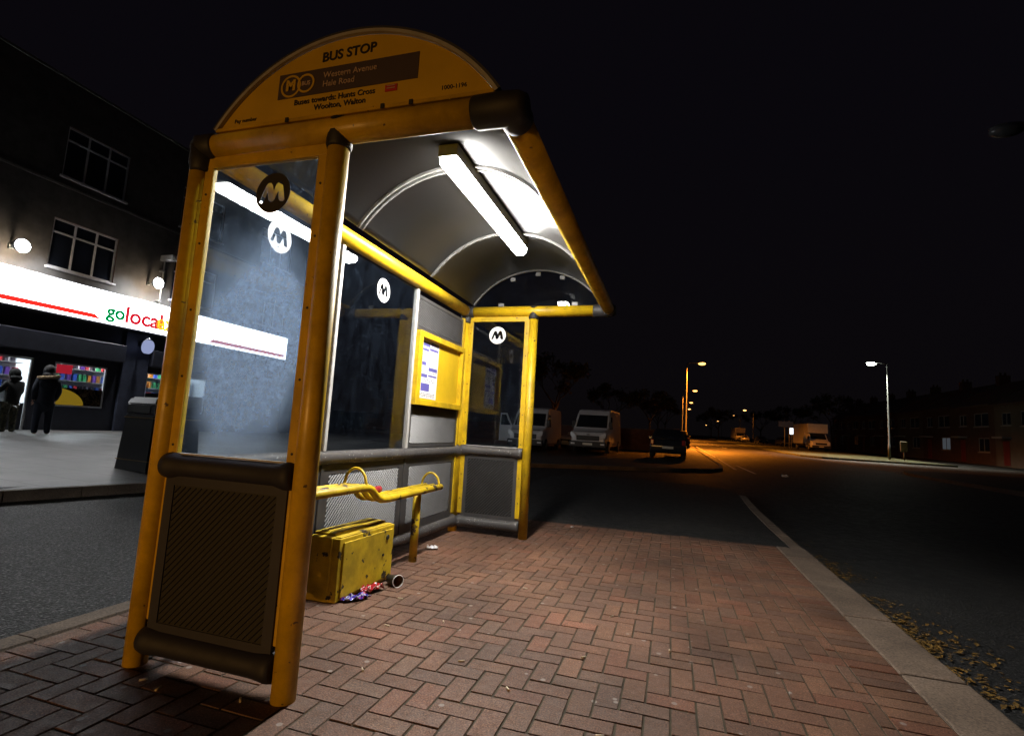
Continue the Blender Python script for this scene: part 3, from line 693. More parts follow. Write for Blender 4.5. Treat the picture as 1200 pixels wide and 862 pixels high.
# ------------------------------------------------------------------ LITTER
M['red'] = mat_simple('red_can', (.50,.035,.055), .3, .4, var=.5, scale=30)
m = MB(); m.tube([(0,-.075,0),(0,-.07,0),(0,-.03,0),(0,.02,0),(0,.07,0),(0,.076,0)],[.020,.027,.024,.027,.026,.019],14)
tag(m.build('drinks_can', M['red'], None, (.185,1.60,.632), .12), 'crushed red drinks can lying on the low yellow seat tubes', 'drinks can')
def mat_wrap(name, stops, sc):
    mm, nt, out = new_mat(name); v = coords(nt); n = noise(nt, sc, 3, .5, vec=v)
    r = ramp(nt, n.outputs['Fac'], stops); r.color_ramp.interpolation='CONSTANT'; principled(nt,out,r.outputs['Color'],.25,.3); return mm
def crumple(name, mat, loc, sx, sy, sz, rz, label, cat, seed, group=None):
    rnd = random.Random(seed); b = bmesh.new(); bmesh.ops.create_grid(b, x_segments=12, y_segments=8, size=.5)
    for v in b.verts:
        x,y = v.co.x, v.co.y
        v.co.z = abs(math.sin(x*9+seed)*math.cos(y*7+seed*2))*.7+rnd.uniform(0,.35)
        v.co.x += rnd.uniform(-.05,.05); v.co.y = y*(1-.3*abs(x))+rnd.uniform(-.05,.05)
        v.co = Vector((v.co.x*sx, v.co.y*sy, v.co.z*sz+.003))
    q = MB(); q.join(b); o = q.build(name, mat, None, loc, rz)
    sol = o.modifiers.new('s','SOLIDIFY'); sol.thickness=.0012
    return tag(o,label,cat,group)
crumple('wrapper', mat_wrap('purple_wrapper',[(0,(.05,.03,.32)),(.45,(.75,.75,.8)),(.52,(.06,.05,.4)),(.62,(.5,.05,.08))],28.), (.372,1.155,.002), .19,.085,.035,1.05, 'purple and white snack wrapper at the near corner of the yellow box', 'wrapper', 2)
crumple('wrapper', mat_wrap('red_wrapper',[(0,(.55,.03,.04)),(.48,(.8,.75,.75)),(.55,(.5,.02,.03))],30.), (.375,1.345,.002), .16,.085,.05,1.3, 'red crumpled wrapper between purple wrapper and paper cup', 'wrapper', 5)
CU = thing('paper_cup', 'dark paper cup with a pale rim lying on its side by the box', 'paper cup', (.43,1.54,.0), -.55)
m = MB(); 
seg=24; prof=[(-.055,.030),(.06,.041)]
r0=[[m.bm.verts.new((a,r*math.cos(2*PI*k/seg),.041+r*math.sin(2*PI*k/seg)-(.041-r)*.95)) for k in range(seg)] for a,r in prof]
for k in range(seg): f=m.bm.faces.new((r0[0][k],r0[0][(k+1)%seg],r0[1][(k+1)%seg],r0[1][k])); f.smooth=True
m.bm.faces.new(r0[0]); o=m.build('cup_wall', mat_simple('black_card',(.02,.018,.018),.5), CU)
m = MB(); r0=[[m.bm.verts.new((a,r*math.cos(2*PI*k/seg),.041+r*math.sin(2*PI*k/seg)-(.041-r)*.95)) for k in range(seg)] for a,r in ((-.04,.0295),(.0595,.0395))]
for k in range(seg): f=m.bm.faces.new((r0[0][k],r0[0][(k+1)%seg],r0[1][(k+1)%seg],r0[1][k])); f.smooth=True
m.bm.faces.new(r0[0]); m.build('cup_lining', mat_simple('brown_card',(.30,.16,.06),.5,scale=20), CU)
m = MB(); m.tube([(.061,.041*math.cos(2*PI*k/24),.0415+.041*math.sin(2*PI*k/24)) for k in range(25)],.003,8,False); m.build('rim', M['white_vinyl'], CU)
crumple('tissue', M['paper'], (.20,2.66,.0), .10,.07,.04,.4, 'white crumpled tissue on the bricks near the rear panel', 'tissue', 9)
crumple('paper_scrap', M['paper'], (1.16,4.55,.0), .035,.03,.012,.4, 'white paper scrap on the bricks near their far edge', 'paper scrap', 11)
crumple('paper_scrap', M['paper'], (7.6,7.5,-.11), .16,.10,.05,.4, 'pale paper scrap lying alone out on the dark road', 'paper scrap', 12)
crumple('paper_scrap', M['paper'], (6.2,19.0,-.01), .22,.16,.12,.9, 'white scrap on the road where the orange light begins', 'paper scrap', 15)
rb = random.Random(21); butt_m = mat_simple('cigarette_paper',(.6,.52,.40),.8)
bspots = [(1.04,1.05),(1.33,.62),(.62,1.30),(.78,.86),(1.62,.45),(1.88,.92),(1.95,1.6),(.7,1.75),(1.3,1.9),(.95,.35),(2.3,1.2),(1.15,-.25),(2.05,.25),(.3,-.13),(.18,-.1),(.66,-.07)]
m = MB(); m.tube([(0,-.016,.0045),(0,.016,.0045)],.0042,8); B0 = m.build('cigarette_butt', butt_m)
for i,(x,y) in enumerate(bspots):
    o = B0 if i == 0 else B0.copy()
    if i: COL.objects.link(o)
    o.location=(x,y,.0015); o.rotation_euler.z=rb.uniform(0,3.1)
    tag(o,'tan cigarette butt dropped on the red block paving','cigarette butt','cigarette butts on the paving')
# fallen leaves in the gutter
M['leaf'] = mat_simple('fallen_leaf', (.16,.085,.011), .85, var=.6, scale=14)
m = MB(); rl = random.Random(4)
for k in range(2800):
    y = rl.gauss(1.9,1.6); d = abs(rl.gauss(0,.12)); 
    clump = .55+.45*math.sin(y*3.1)+.3*math.sin(y*7.7+1)
    if rl.random() > clump: continue
    x = 3.75+d*(1.3 if rl.random()<.85 else 3); z=-.108+rl.uniform(0,.012); s_=rl.uniform(.012,.028); a=rl.uniform(0,6.3); t=rl.uniform(-.5,.5)
    pts=[]
    for (u,v) in ((-1,0),(0,.55),(1,0),(0,-.55)):
        px=u*math.cos(a)-v*math.sin(a); py=u*math.sin(a)+v*math.cos(a)
        pts.append((x+px*s_,y+py*s_,z+(u*t)*s_*.6+abs(v)*.006))
    m.quad(pts)
o = m.build('fallen_leaves', M['leaf']); tag(o,'yellow brown fallen leaves drifted along the gutter beside the kerb','leaves',None,'stuff')
HLE=1350
# ------------------------------------------------------------------ SHOP BUILDING
FX = -15.5; GB = g(FX, 0)-.02
M['shop_brick'] = mat_bricks('dark_brick', (.15,.085,.065), (.11,.070,.058), (.10,.095,.090), 4.4, .4, (PI/2,0,PI/2))
M['dark_front'] = mat_simple('dark_shopfront', (.020,.021,.030), .45, var=.3, scale=4)
M['pilaster'] = mat_simple('blue_grey_pilaster', (.050,.056,.085), .5, var=.3, scale=5)
M['frame_grey'] = mat_simple('pale_frame', (.62,.62,.66), .55, var=.15)
M['pane_dark'] = mat_simple('dark_pane', (.012,.016,.026), .06, var=.4, scale=.8, spec=.8)
def wall_open(m, plane_x, y0,y1,z0,z1, opens, depth):
    """front face with real openings and reveals"""
    ys = sorted({y0,y1,*[v for o in opens for v in o[:2]]}); zs = sorted({z0,z1,*[v for o in opens for v in o[2:]]})
    ys = [v for v in ys if y0<=v<=y1]; zs = [v for v in zs if z0<=v<=z1]
    for a,b in zip(ys[:-1],ys[1:]):
        for c,d in zip(zs[:-1],zs[1:]):
            cy,cz=(a+b)/2,(c+d)/2
            if any(o[0]<cy<o[1] and o[2]<cz<o[3] for o in opens): continue
            m.quad([(plane_x,a,c),(plane_x,b,c),(plane_x,b,d),(plane_x,a,d)])
    for a,b,c,d in opens:
        x=plane_x; e=x-depth
        m.quad([(x,a,c),(e,a,c),(e,a,d),(x,a,d)]); m.quad([(x,b,c),(x,b,d),(e,b,d),(e,b,c)])
        m.quad([(x,a,c),(x,b,c),(e,b,c),(e,a,c)]); m.quad([(x,a,d),(e,a,d),(e,b,d),(x,b,d)])
BD = thing('shop_building', 'dark brick three storey block with grey casement windows above the lit shop', 'building', (FX,8,GB))
loc0 = (0,-8,-GB)   # children written with x relative to the facade, y and z in world
def bp(m, name, mat, parent=BD):
    return m.build(name, mat, parent, loc0 if parent is BD else None)
wins = [(yc, yc+1.92, z0, z1) for yc in (.3,4.3,8.32,12.3,16.3) for z0,z1 in ((5.19,6.70),(8.02,9.60))]
m = MB(); wall_open(m, 0, -4,19.3, 3.72,10.95, wins, .12)
m.box(-9,-.3,-4,19.3,3.72,10.93); 
m.quad([(0,-4,3.72),(-.3,-4,3.72),(-.3,-4,10.95),(0,-4,10.95)]); m.quad([(0,19.3,3.72),(-.3,19.3,3.72),(-.3,19.3,10.95),(0,19.3,10.95)])
bp(m,'upper_wall',M['shop_brick'])
m = MB(); m.box(-9.05,.06,-4.05,19.35,10.95,11.02); m.box(.004,.035,-4,19.3,7.68,7.76); bp(m,'coping',mat_simple('coping_stone',(.16,.155,.15),.8))
for (a,b,c,d) in wins:
    m = MB(); w=.055; x0,x1=-.10,-.045; tr=d-.42; y1=a+(b-a)*.335; y2=a+(b-a)*.665
    for q in ((a,a+w,c,d),(b-w,b,c,d),(y1-w/2,y1+w/2,c+w,d-w),(y2-w/2,y2+w/2,c+w,d-w)): m.box(x0,x1,*q,.006)
    for q in ((a+w,b-w,c,c+w),(a+w,b-w,d-w,d)): m.box(x0,x1,*q,.006)
    for q in ((a+w,y1-w/2),(y1+w/2,y2-w/2),(y2+w/2,b-w)): m.box(x0,x1,*q,tr-w/2,tr+w/2,.006)
    fr = bp(m,'window',M['frame_grey'])
    m = MB(); m.box(-.085,-.075,a+.02,b-.02,c+.02,d-.02); m.build('pane',M['pane_dark'],fr)
    m = MB(); m.box(-.02,.07,a-.06,b+.06,c-.07,c-.003,.008); m.build('sill',M['frame_grey'],fr)
# ground floor
op = [(6.55,8.42,GB+.06,2.42),(8.95,10.50,1.06,2.40),(11.85,14.35,1.05,2.42)]
m = MB(); wall_open(m,0,-4,19.3,GB-.1,3.715,op,.10); bp(m,'shop_front',M['dark_front'])
for a,b in ((10.88,11.78),(18.5,19.3),(3.2,4.0)):
    m = MB(); m.box(.003,.10,a,b,GB,3.70,.01); bp(m,'pilaster',M['pilaster'])
m = MB(); m.box(.003,.22,4.0,10.86,2.62,3.20,.02); m.box(.003,.22,11.80,18.4,2.62,3.20,.02); bp(m,'shutter_box',M['dark_front'])
# room behind
M['room'] = mat_simple('shop_wall_paint',(.70,.72,.74),.7,var=.08)
m = MB(); y0,y1=5.0,15.0; x0,x1=-4.2,-.11; z0,z1=GB+.02,3.3
m.quad([(x0,y0,z0),(x0,y1,z0),(x0,y1,z1),(x0,y0,z1)]); m.quad([(x0,y0,z0),(x1,y0,z0),(x1,y0,z1),(x0,y0,z1)]); m.quad([(x0,y1,z0),(x1,y1,z0),(x1,y1,z1),(x0,y1,z1)])
m.quad([(x0,y0,z0),(x1,y0,z0),(x1,y1,z0),(x0,y1,z0)]); m.quad([(x0,y0,z1),(x1,y0,z1),(x1,y1,z1),(x0,y1,z1)]); bp(m,'shop_room',M['room'])
m = MB()
for y in (6.2,8.4,10.6,12.8): m.box(-3.2,-.8,y,y+.35,3.22,3.29)
bp(m,'ceiling_light',mat_emit('shop_tube_light',(.90,.97,1.0),52.))
# door and shop windows
m = MB()
for q in ((8.36,8.415,GB+.06,2.415),(7.42,7.47,GB+.06,2.36),(6.555,6.61,GB+.06,2.415)): m.box(-.09,-.03,*q,.005)
m.box(-.09,-.03,6.61,8.36,2.36,2.415,.005); m.box(-.09,-.03,6.61,7.42,GB+.06,GB+.13,.005); m.box(-.09,-.03,7.47,8.36,GB+.06,GB+.13,.005)
D = bp(m,'door',M['alu']); m = MB(); m.box(-.064,-.056,6.6,8.37,GB+.12,2.37); m.build('pane',M['glass_pane'],D)
m = MB(); m.box(-.054,-.050,6.62,8.34,GB+.14,1.10); m.build('lower_vinyl',M['dark_front'],D)
for (a,b,c,d) in op[1:]:
    m = MB()
    for q in ((a,a+.05,c,d),(b-.05,b,c,d),(a+.05,b-.05,d-.05,d),(a+.05,b-.05,c,c+.05)): m.box(-.09,-.03,*q,.005)
    f = bp(m,'shop_window',M['frame_grey']); m = MB(); m.box(-.064,-.056,a+.03,b-.03,c+.03,d-.03); m.build('pane',M['glass_pane'],f)
    if a < 10:
        m = MB(); m.box(-.055,-.052,a+.05,b-.05,c+.05,1.64); m.build('window_vinyl',mat_wrap('fruit_print',[(0,(.015,.012,.010)),(.46,(.10,.06,.03)),(.54,(.02,.015,.012)),(.6,(.16,.11,.06))],7.),f)
        m = MB(); pts=[(a+.05,c+.055)]+[(a+.05+.93*math.cos(t),c+.055+.52*math.sin(t)) for t in [PI/2*k/16 for k in range(17)]]
        m.prism(pts,lambda u,v,t:(t,u,v),-.0515,-.049); m.build('oval_vinyl',mat_emit('backlit_yellow_print',(.62,.40,.03),.28),f)
        m = MB(); m.box(-.0515,-.048,a+.08,a+.52,2.06,2.33); m.build('red_poster',mat_emit('backlit_red_poster',(.55,.02,.04),.55),f)
    else:
        m = MB(); m.box(-.055,-.052,a+.05,b-.05,c+.05,1.70); m.build('window_vinyl',M['dark_front'],f)
# shelves and packets
SHL=[]
for y,zz in ((6.9,0),(9.6,0),(12.8,0)):
    t = thing('shop_shelf', ['white shelf unit seen inside behind the shop door','white shelf unit behind the shop window with the yellow oval','white shelf unit behind the shop window beside the pilaster'][[6.9,9.6,12.8].index(y)], 'shelf unit', (FX-1.3,y,GB+.02))
    for z in (.9,1.35,1.75,2.15):
        m = MB(); m.box(-.35,.0,0,2.0,z-.02,z); m.build('board',M['alu'],t)
    m = MB(); m.box(-.38,-.352,0,2.0,0,2.4); m.build('back',M['alu'],t)
cols = [('red',(.6,.03,.04)),('purple',(.16,.05,.35)),('blue',(.04,.10,.5)),('orange',(.7,.25,.03)),('dark',(.04,.03,.04)),('green',(.05,.35,.12))]
rp = random.Random(8); pk={}
for nm,c in cols:
    mt = mat_simple(nm+'_packet',c,.4); m = MB(); m.box(-.06,.06,-.055,.055,0,.24,.012); b=m.build('packet',mt); pk[nm]=b; b['_n']=0
for y0 in (6.95,9.65,12.85):
    for z in (1.35,1.75,2.15):
        y=y0+.05
        while y<y0+1.85:
            nm=rp.choice([c[0] for c in cols]); src=pk[nm]
            if src['_n']: o=src.copy(); COL.objects.link(o)
            else: o=src
            src['_n']=1
            o.location=(FX-1.3-rp.uniform(.08,.13),y,GB+.02+z); o.rotation_euler.z=rp.uniform(-.2,.2)
            tag(o,nm+' packet standing on the lit shelves inside the shop','packet','packets on the shop shelves'); y+=rp.uniform(.13,.2)
# fascia sign
SG = thing('shop_sign','long white backlit fascia sign with red stripe and coloured lettering above the shop','shop sign',(FX,10,3.77))
ls=(0,-10,0)
def sp(m,name,mat): return m.build(name,mat,SG,(0,-10,-3.77))
m = MB(); m.box(.04,.30,1.0,18.25,3.77,4.84,.01); sp(m,'sign_box',M['frame_grey'])
m = MB(); m.box(.301,.312,1.03,18.22,3.80,4.81); sp(m,'light_panel',mat_emit('backlit_white_face',(.93,.97,1.0),9.))
m = MB()
for pl in ([(1.1,3.88),(9.85,3.88),(9.62,4.02),(1.1,4.02)],[(13.9,3.88),(18.1,3.88),(18.1,4.02),(14.1,4.02)]): m.prism(pl,lambda u,v,t:(t,u,v),.3125,.316)
sp(m,'red_stripe',mat_emit('backlit_red_stripe',(.85,.03,.02),1.2))
for txt,y,colr,st in (('go',9.98,(.0,.42,.10),.6),('local',10.56,(.80,.02,.04),.9),('extra',11.66,(.95,.55,.02),1.6)):
    o = text_mesh('lettering',txt,(.60 if txt=='go' else .74),mat_emit('backlit_'+txt,colr,st),SG,(.316,y-10,.42),(0,1,0),(0,0,1),'LEFT',depth=.002,bold=.024)
for y in (3.9,6.8,9.7,12.6,15.5):
    m = MB(); m.box(.3122,.3145,y-10+9.994,y-10+10.006,3.80,4.81); sp(m,'panel_joint',M['cap'])
# round projecting sign, floodlights, security camera
RS = thing('round_sign','small round pale blue sign projecting from the shop pilaster','sign',(FX+.10,11.35,3.25))
m = MB(); m.tube([(.40,-.05,0),(.40,.05,0)],.24,28); m.build('disc',mat_emit('lit_round_sign',(.50,.58,.95),.55),RS)
m = MB(); m.tube([(0,.0,.12),(.42,.0,.30),(.42,0,.23)],.02,8); m.box(-.02,.0,-.06,.06,.02,.22); m.build('bracket',M['steel'],RS)
for i,(y,z) in enumerate(((7.39,5.42),(11.40,5.52))):
    F = thing('floodlight', ['dazzling white floodlight between the casement windows at the left of the facade','dazzling white floodlight above the coloured lettering of the sign'][i],'floodlight',(FX,y,z),0,'floodlights above the shop sign')
    m = MB(); m.box(.004,.05,-.06,.06,-.06,.06); m.tube([(.04,0,0),(.42,0,.02)],.022,8); m.build('bracket',M['steel'],F)
    m = MB(); m.tube([(.40,0,0),(.44,0,0),(.52,0,0)],[.12,.19,.20],24); m.build('housing',M['cap'],F)
    m = MB(); m.tube([(.5215,0,0),(.535,0,0),(.55,0,0)],[.18,.17,.10],24); m.build('lens',mat_emit('flood_lens',(.93,.96,1.0),150.),F)
    ld = bpy.data.lights.new('flood_beam','SPOT'); ld.energy=900; ld.spot_size=2.6; ld.spot_blend=.6; ld.color=(.93,.96,1); ld.shadow_soft_size=.15
    lo = bpy.data.objects.new('flood_beam',ld); COL.objects.link(lo); lo.parent=F; lo.location=(.56,0,-.05); lo.rotation_euler=(0,math.radians(42),0)
    # added point light that brightens the brickwork under the bracket
    l2 = bpy.data.lights.new('flood_spill','POINT'); l2.energy=70; l2.color=(1,.78,.55); l2.shadow_soft_size=.05
    lo = bpy.data.objects.new('flood_spill',l2); COL.objects.link(lo); lo.parent=F; lo.location=(.46,0,-.20)
SC = thing('security_camera','pale security camera on a thin pole beside the shop sign','security camera',(FX,11.80,4.86))
m = MB(); m.tube([(.16,0,0),(.16,0,1.6)],.028,10); m.build('pole',M['alu'],SC)
m = MB(); m.box(.04,.62,-.10,.10,1.60,1.80,.02,2); m.tube([(.62,0,1.70),(.66,0,1.70)],.06,12); m.build('camera_body',M['alu'],SC)
m = MB(); m.box(.0,.18,-.05,.05,.10,.16); m.box(.0,.18,-.05,.05,1.2,1.26); m.build('bracket',M['steel'],SC)
# litter bin
BN = thing('litter_bin','large black litter bin with thin gold lines on the forecourt kerb','litter bin',(-6.55,5.35,g(-6.5,5)+.014),-.12)
m = MB()
def frus(m,b,t,z0,z1,bev=.01):
    bb=bmesh.new(); bmesh.ops.create_cube(bb,size=2)
    for v in bb.verts:
        w=b if v.co.z<0 else t; v.co=Vector((v.co.x*w[0],v.co.y*w[1],z0 if v.co.z<0 else z1))
    bmesh.ops.bevel(bb,geom=bb.edges[:],offset=bev,segments=2,affect='EDGES'); m.join(bb)
M['bin'] = mat_simple('black_bin_plastic',(.016,.016,.018),.38,var=.3,scale=7)
frus(m,(.46,.46),(.41,.41),0,1.0,.025); body=m.build('bin_body',M['bin'],BN)
m = MB(); frus(m,(.405,.405),(.40,.40),1.01,1.16,.01); m.build('hood',M['bin'],BN)
m = MB(); frus(m,(.43,.43),(.37,.37),1.165,1.30,.03); m.build('lid',M['bin'],BN)
m = MB(); m.box(.405,.412,-.26,.26,1.03,1.14); m.box(-.26,.26,-.412,-.405,1.03,1.14); m.build('opening',M['ink'],BN)
m = MB()
for z,w in ((.20,.455),(.93,.419)):
    m.box(w,w+.006,-w,w,z,z+.015); m.box(-w,w,-w-.006,-w,z,z+.015); m.box(-w,w,w,w+.006,z,z+.015); m.box(-w-.006,-w,-w,w,z,z+.015)
m.build('gold_line',mat_simple('gold_line',(.35,.22,.06),.4),BN)

# ------------------------------------------------------------------ PEOPLE
def skin_mesh(name, verts, edges, radii, mat, parent, sub=1, root=0):
    me = bpy.data.meshes.new(name); me.from_pydata(verts, edges, []); t = bpy.data.objects.new('tmp', me); COL.objects.link(t)
    t.modifiers.new('sk','SKIN'); 
    for i,r in enumerate(radii):
        sv = me.skin_vertices[0].data[i]; sv.radius = (r,r) if not isinstance(r,tuple) else r; sv.use_root = (i==root)
    sm = t.modifiers.new('ss','SUBSURF'); sm.levels=sub; sm.render_levels=sub
    m2 = bpy.data.meshes.new_from_object(t.evaluated_get(bpy.context.evaluated_depsgraph_get())); bpy.data.objects.remove(t)
    m2.name=name; m2.materials.clear(); m2.materials.append(mat)
    for p in m2.polygons: p.use_smooth=True
    o = bpy.data.objects.new(name,m2); COL.objects.link(o); o.parent=parent; return o
M['skin'] = mat_simple('skin',(.42,.25,.18),.55,var=.1)
def person(loc, rz, scale, label, armL, armR, jacket, trousers, coat_len, hood_mat, fur=None, hoodup=True):
    """facing +Y locally; armL/armR = (elbow, wrist) points"""
    P = thing('person', label, 'person', loc, rz); P.scale=(scale,)*3
    hip=.92; sh=1.44
    V=[(0,0,hip),(0,-.01,1.15),(0,0,1.38),(0,.01,1.50),(0,.03,1.60),(0,.035,1.72)]   # pelvis..head
    R=[.13,(.15,.11),(.16,.11),.055,.085,.075]; E=[(0,1),(1,2),(2,3),(3,4),(4,5)]
    def add(p,r,fr): V.append(p); R.append(r); E.append((fr,len(V)-1)); return len(V)-1
    legs=[]
    for s in (-1,1):
        a=add((s*.095,0,hip-.10),.085,0); b=add((s*.11,.02,.49),.058,a); c=add((s*.115,-.01,.09),.038,b); d=add((s*.125,.12,.035),.034,c); legs.append((a,b,c))
    arms=[]
    for s,(el,wr) in ((-1,armL),(1,armR)):
        a=add((s*.185,0,sh-.02),.058,2); b=add(el,.043,a); c=add(wr,.030,b); arms.append((V[a],el,wr))
        d=(Vector(wr)-Vector(el)).normalized(); pm=add(tuple(Vector(wr)+d*.07),.032,c)
        side=d.orthogonal().normalized(); sd2=d.cross(side)
        for k in range(4):
            off=side*(.026*(k-1.5)/1.5); base=Vector(V[pm])
            f1=add(tuple(base+d*.025+off),.0095,pm); f2=add(tuple(base+d*(.06-.006*abs(k-1.3))+off+sd2*.010),.0085,f1); add(tuple(base+d*(.088-.010*abs(k-1.3))+off+sd2*.028),.0075,f2)
        t1=add(tuple(Vector(wr)+d*.03+side*.038),.011,c); add(tuple(Vector(wr)+d*.07+side*.055+sd2*.015),.0095,t1)
    body = skin_mesh('body',V,E,R,M['skin'],P,2)
    m = MB(); m.ball((0,.045,1.665),.098,16,12,(.88,1.05,1.22)); m.build('head_skin',M['skin'],body)
    # face
    m = MB(); m.ball((0,.152,1.655),.018,8,6,(.8,1.2,1.5)); m.build('nose',M['skin'],body)
    m = MB(); m.ball((-.033,.140,1.682),.010,8,6); m.ball((.033,.140,1.682),.010,8,6); m.build('eyes',M['ink'],body)
    m = MB(); m.ball((0,.140,1.612),.022,8,6,(1,.3,.3)); m.build('mouth',M['ink_red'],body)
    m = MB(); m.ball((-.09,.04,1.66),.02,8,6,(.4,1,1.5)); m.ball((.09,.04,1.66),.02,8,6,(.4,1,1.5)); m.build('ears',M['skin'],body)
    # jacket
    jv=[(0,0,coat_len),(0,-.005,hip+.02),(0,-.012,1.15),(0,-.005,1.34),(0,.0,1.46),(0,.01,1.53)]; jr=[(.19,.14),(.185,.145),(.19,.145),(.20,.14),(.12,.10),(.08,.08)]; je=[(k,k+1) for k in range(5)]
    for (a,el,wr) in arms:
        jv.append(tuple(a)); jr.append(.085); je.append((3,len(jv)-1)); jv.append(el); jr.append(.066); je.append((len(jv)-2,len(jv)-1)); jv.append(wr); jr.append(.052); je.append((len(jv)-2,len(jv)-1))
    skin_mesh('jacket',jv,je,jr,jacket,P,2)
    tv=[(0,0,hip+.06)]; tr=[.165]; te=[]
    for s in (-1,1):
        k=len(tv); tv+= [(s*.1,0,hip-.10),(s*.115,.02,.50),(s*.12,-.01,.12)]; tr+=[.108,.083,.068]; te+=[(0,k),(k,k+1),(k+1,k+2)]
    skin_mesh('trousers',tv,te,tr,trousers,P,2)
    for s in (-1,1):
        m = MB(); m.ball((s*.125,.05,.045),.06,12,8,(.85,2.2,.75)); m.build('shoe',M['ink'],P)
    m = MB()
    m.ball((0,.02,1.68),.132,18,12,(.92,1.0,1.12)); m.ball((0,-.03,1.56),.12,14,10,(1.15,.9,.8)); m.build('hood',hood_mat,P)
    if fur:
        m = MB(); rr=random.Random(3)
        for k in range(60):
            a=2*PI*k/60; q=Vector((.185*math.cos(a),-.02+.11*math.sin(a)-.0,1.515+.03*math.cos(a))); m.ball(q,.042,6,5,(1,1,1.1)) if k%2==0 else None
            d=Vector((math.cos(a)*.7,math.sin(a)*.7,rr.uniform(-.3,.8))).normalized(); m.tube([q,q+d*.06],[.014,.002],5)
        m.build('fur_trim',fur,P)
    return P
camo = mat_wrap('camouflage_cloth',[(0,(.035,.040,.022)),(.42,(.085,.075,.045)),(.52,(.020,.022,.015)),(.6,(.06,.058,.035))],9.)
jk1 = mat_simple('black_jacket',(.012,.013,.012),.85,var=.3); jk2 = mat_simple('navy_parka',(.016,.020,.034),.8,var=.3); jeans = mat_simple('dark_jeans',(.018,.024,.042),.85,var=.3)
fur = mat_simple('tan_fur',(.46,.33,.20),.9,var=.4,scale=30)
px = FX+.75
person((px,7.60,g(px,0)+.012), PI/2+.2, 1.02, 'person in a dark hooded top and camouflage trousers leaning at the lit shop door', ((-.25,.09,1.19),(-.17,.31,1.27)), ((.25,.04,1.17),(.20,.25,1.13)), jk1, camo, .80, jk1)
px = FX+1.35
person((px,8.03,g(px,0)+.012), PI/2-.35, 1.11, 'person in a long navy parka with a tan fur collar standing outside the shop', ((-.235,-.04,1.16),(-.20,.10,.94)), ((.235,-.03,1.16),(.20,.11,.95)), jk2, jeans, .62, mat_simple('black_hair',(.012,.010,.010),.7), fur)

# ------------------------------------------------------------------ VEHICLES
M['white_car'] = mat_simple('white_car_paint',(.62,.62,.64),.22,var=.12,scale=2,spec=.6)
M['dark_car'] = mat_simple('dark_car_paint',(.020,.022,.028),.18,var=.2,scale=2,spec=.7)
M['black_plastic'] = mat_simple('black_plastic',(.02,.02,.021),.55,var=.2)
M['car_glass'] = mat_simple('car_glass',(.012,.014,.017),.05,var=.2,spec=.8)
M['tyre'] = mat_simple('tyre_rubber',(.018,.018,.018),.85,var=.3)
M['headlight'] = mat_simple('headlight_lens',(.60,.62,.65),.35,var=.1,spec=.9)
M['plate'] = mat_simple('plate',(.62,.60,.50),.4,var=.08)
M['tail'] = mat_simple('tail_lens',(.35,.015,.012),.15,var=.2)
def shell(m, prof, w, bev=.06):
    """side profile (y,z) swept across x with width w(z) (half)"""
    b = bmesh.new(); n=len(prof)
    a=[b.verts.new((-w(z),y,z)) for y,z in prof]; c=[b.verts.new((w(z),y,z)) for y,z in prof]
    b.faces.new(a); b.faces.new(c[::-1])
    for i in range(n): b.faces.new((a[i],c[i],c[(i+1)%n],a[(i+1)%n]))
    bmesh.ops.recalc_face_normals(b,faces=b.faces)
    bmesh.ops.bevel(b,geom=b.edges[:],offset=bev,segments=3,affect='EDGES',profile=.6)
    for f in b.faces: f.smooth=True
    m.join(b)
def wheels(P, ys, hw, r):
    for y in ys:
        for s in (-1,1):
            m = MB(); x=s*hw; m.tube([(x-s*.20,y,r),(x-s*.19,y,r),(x-s*.02,y,r),(x,y,r)],[r*.9,r,r,r*.9],24); wl=m.build('wheel',M['tyre'],P)
            m = MB(); m.tube([(x+s*.001,y,r),(x+s*.012,y,r)],r*.62,18); m.build('rim',M['steel'],wl)
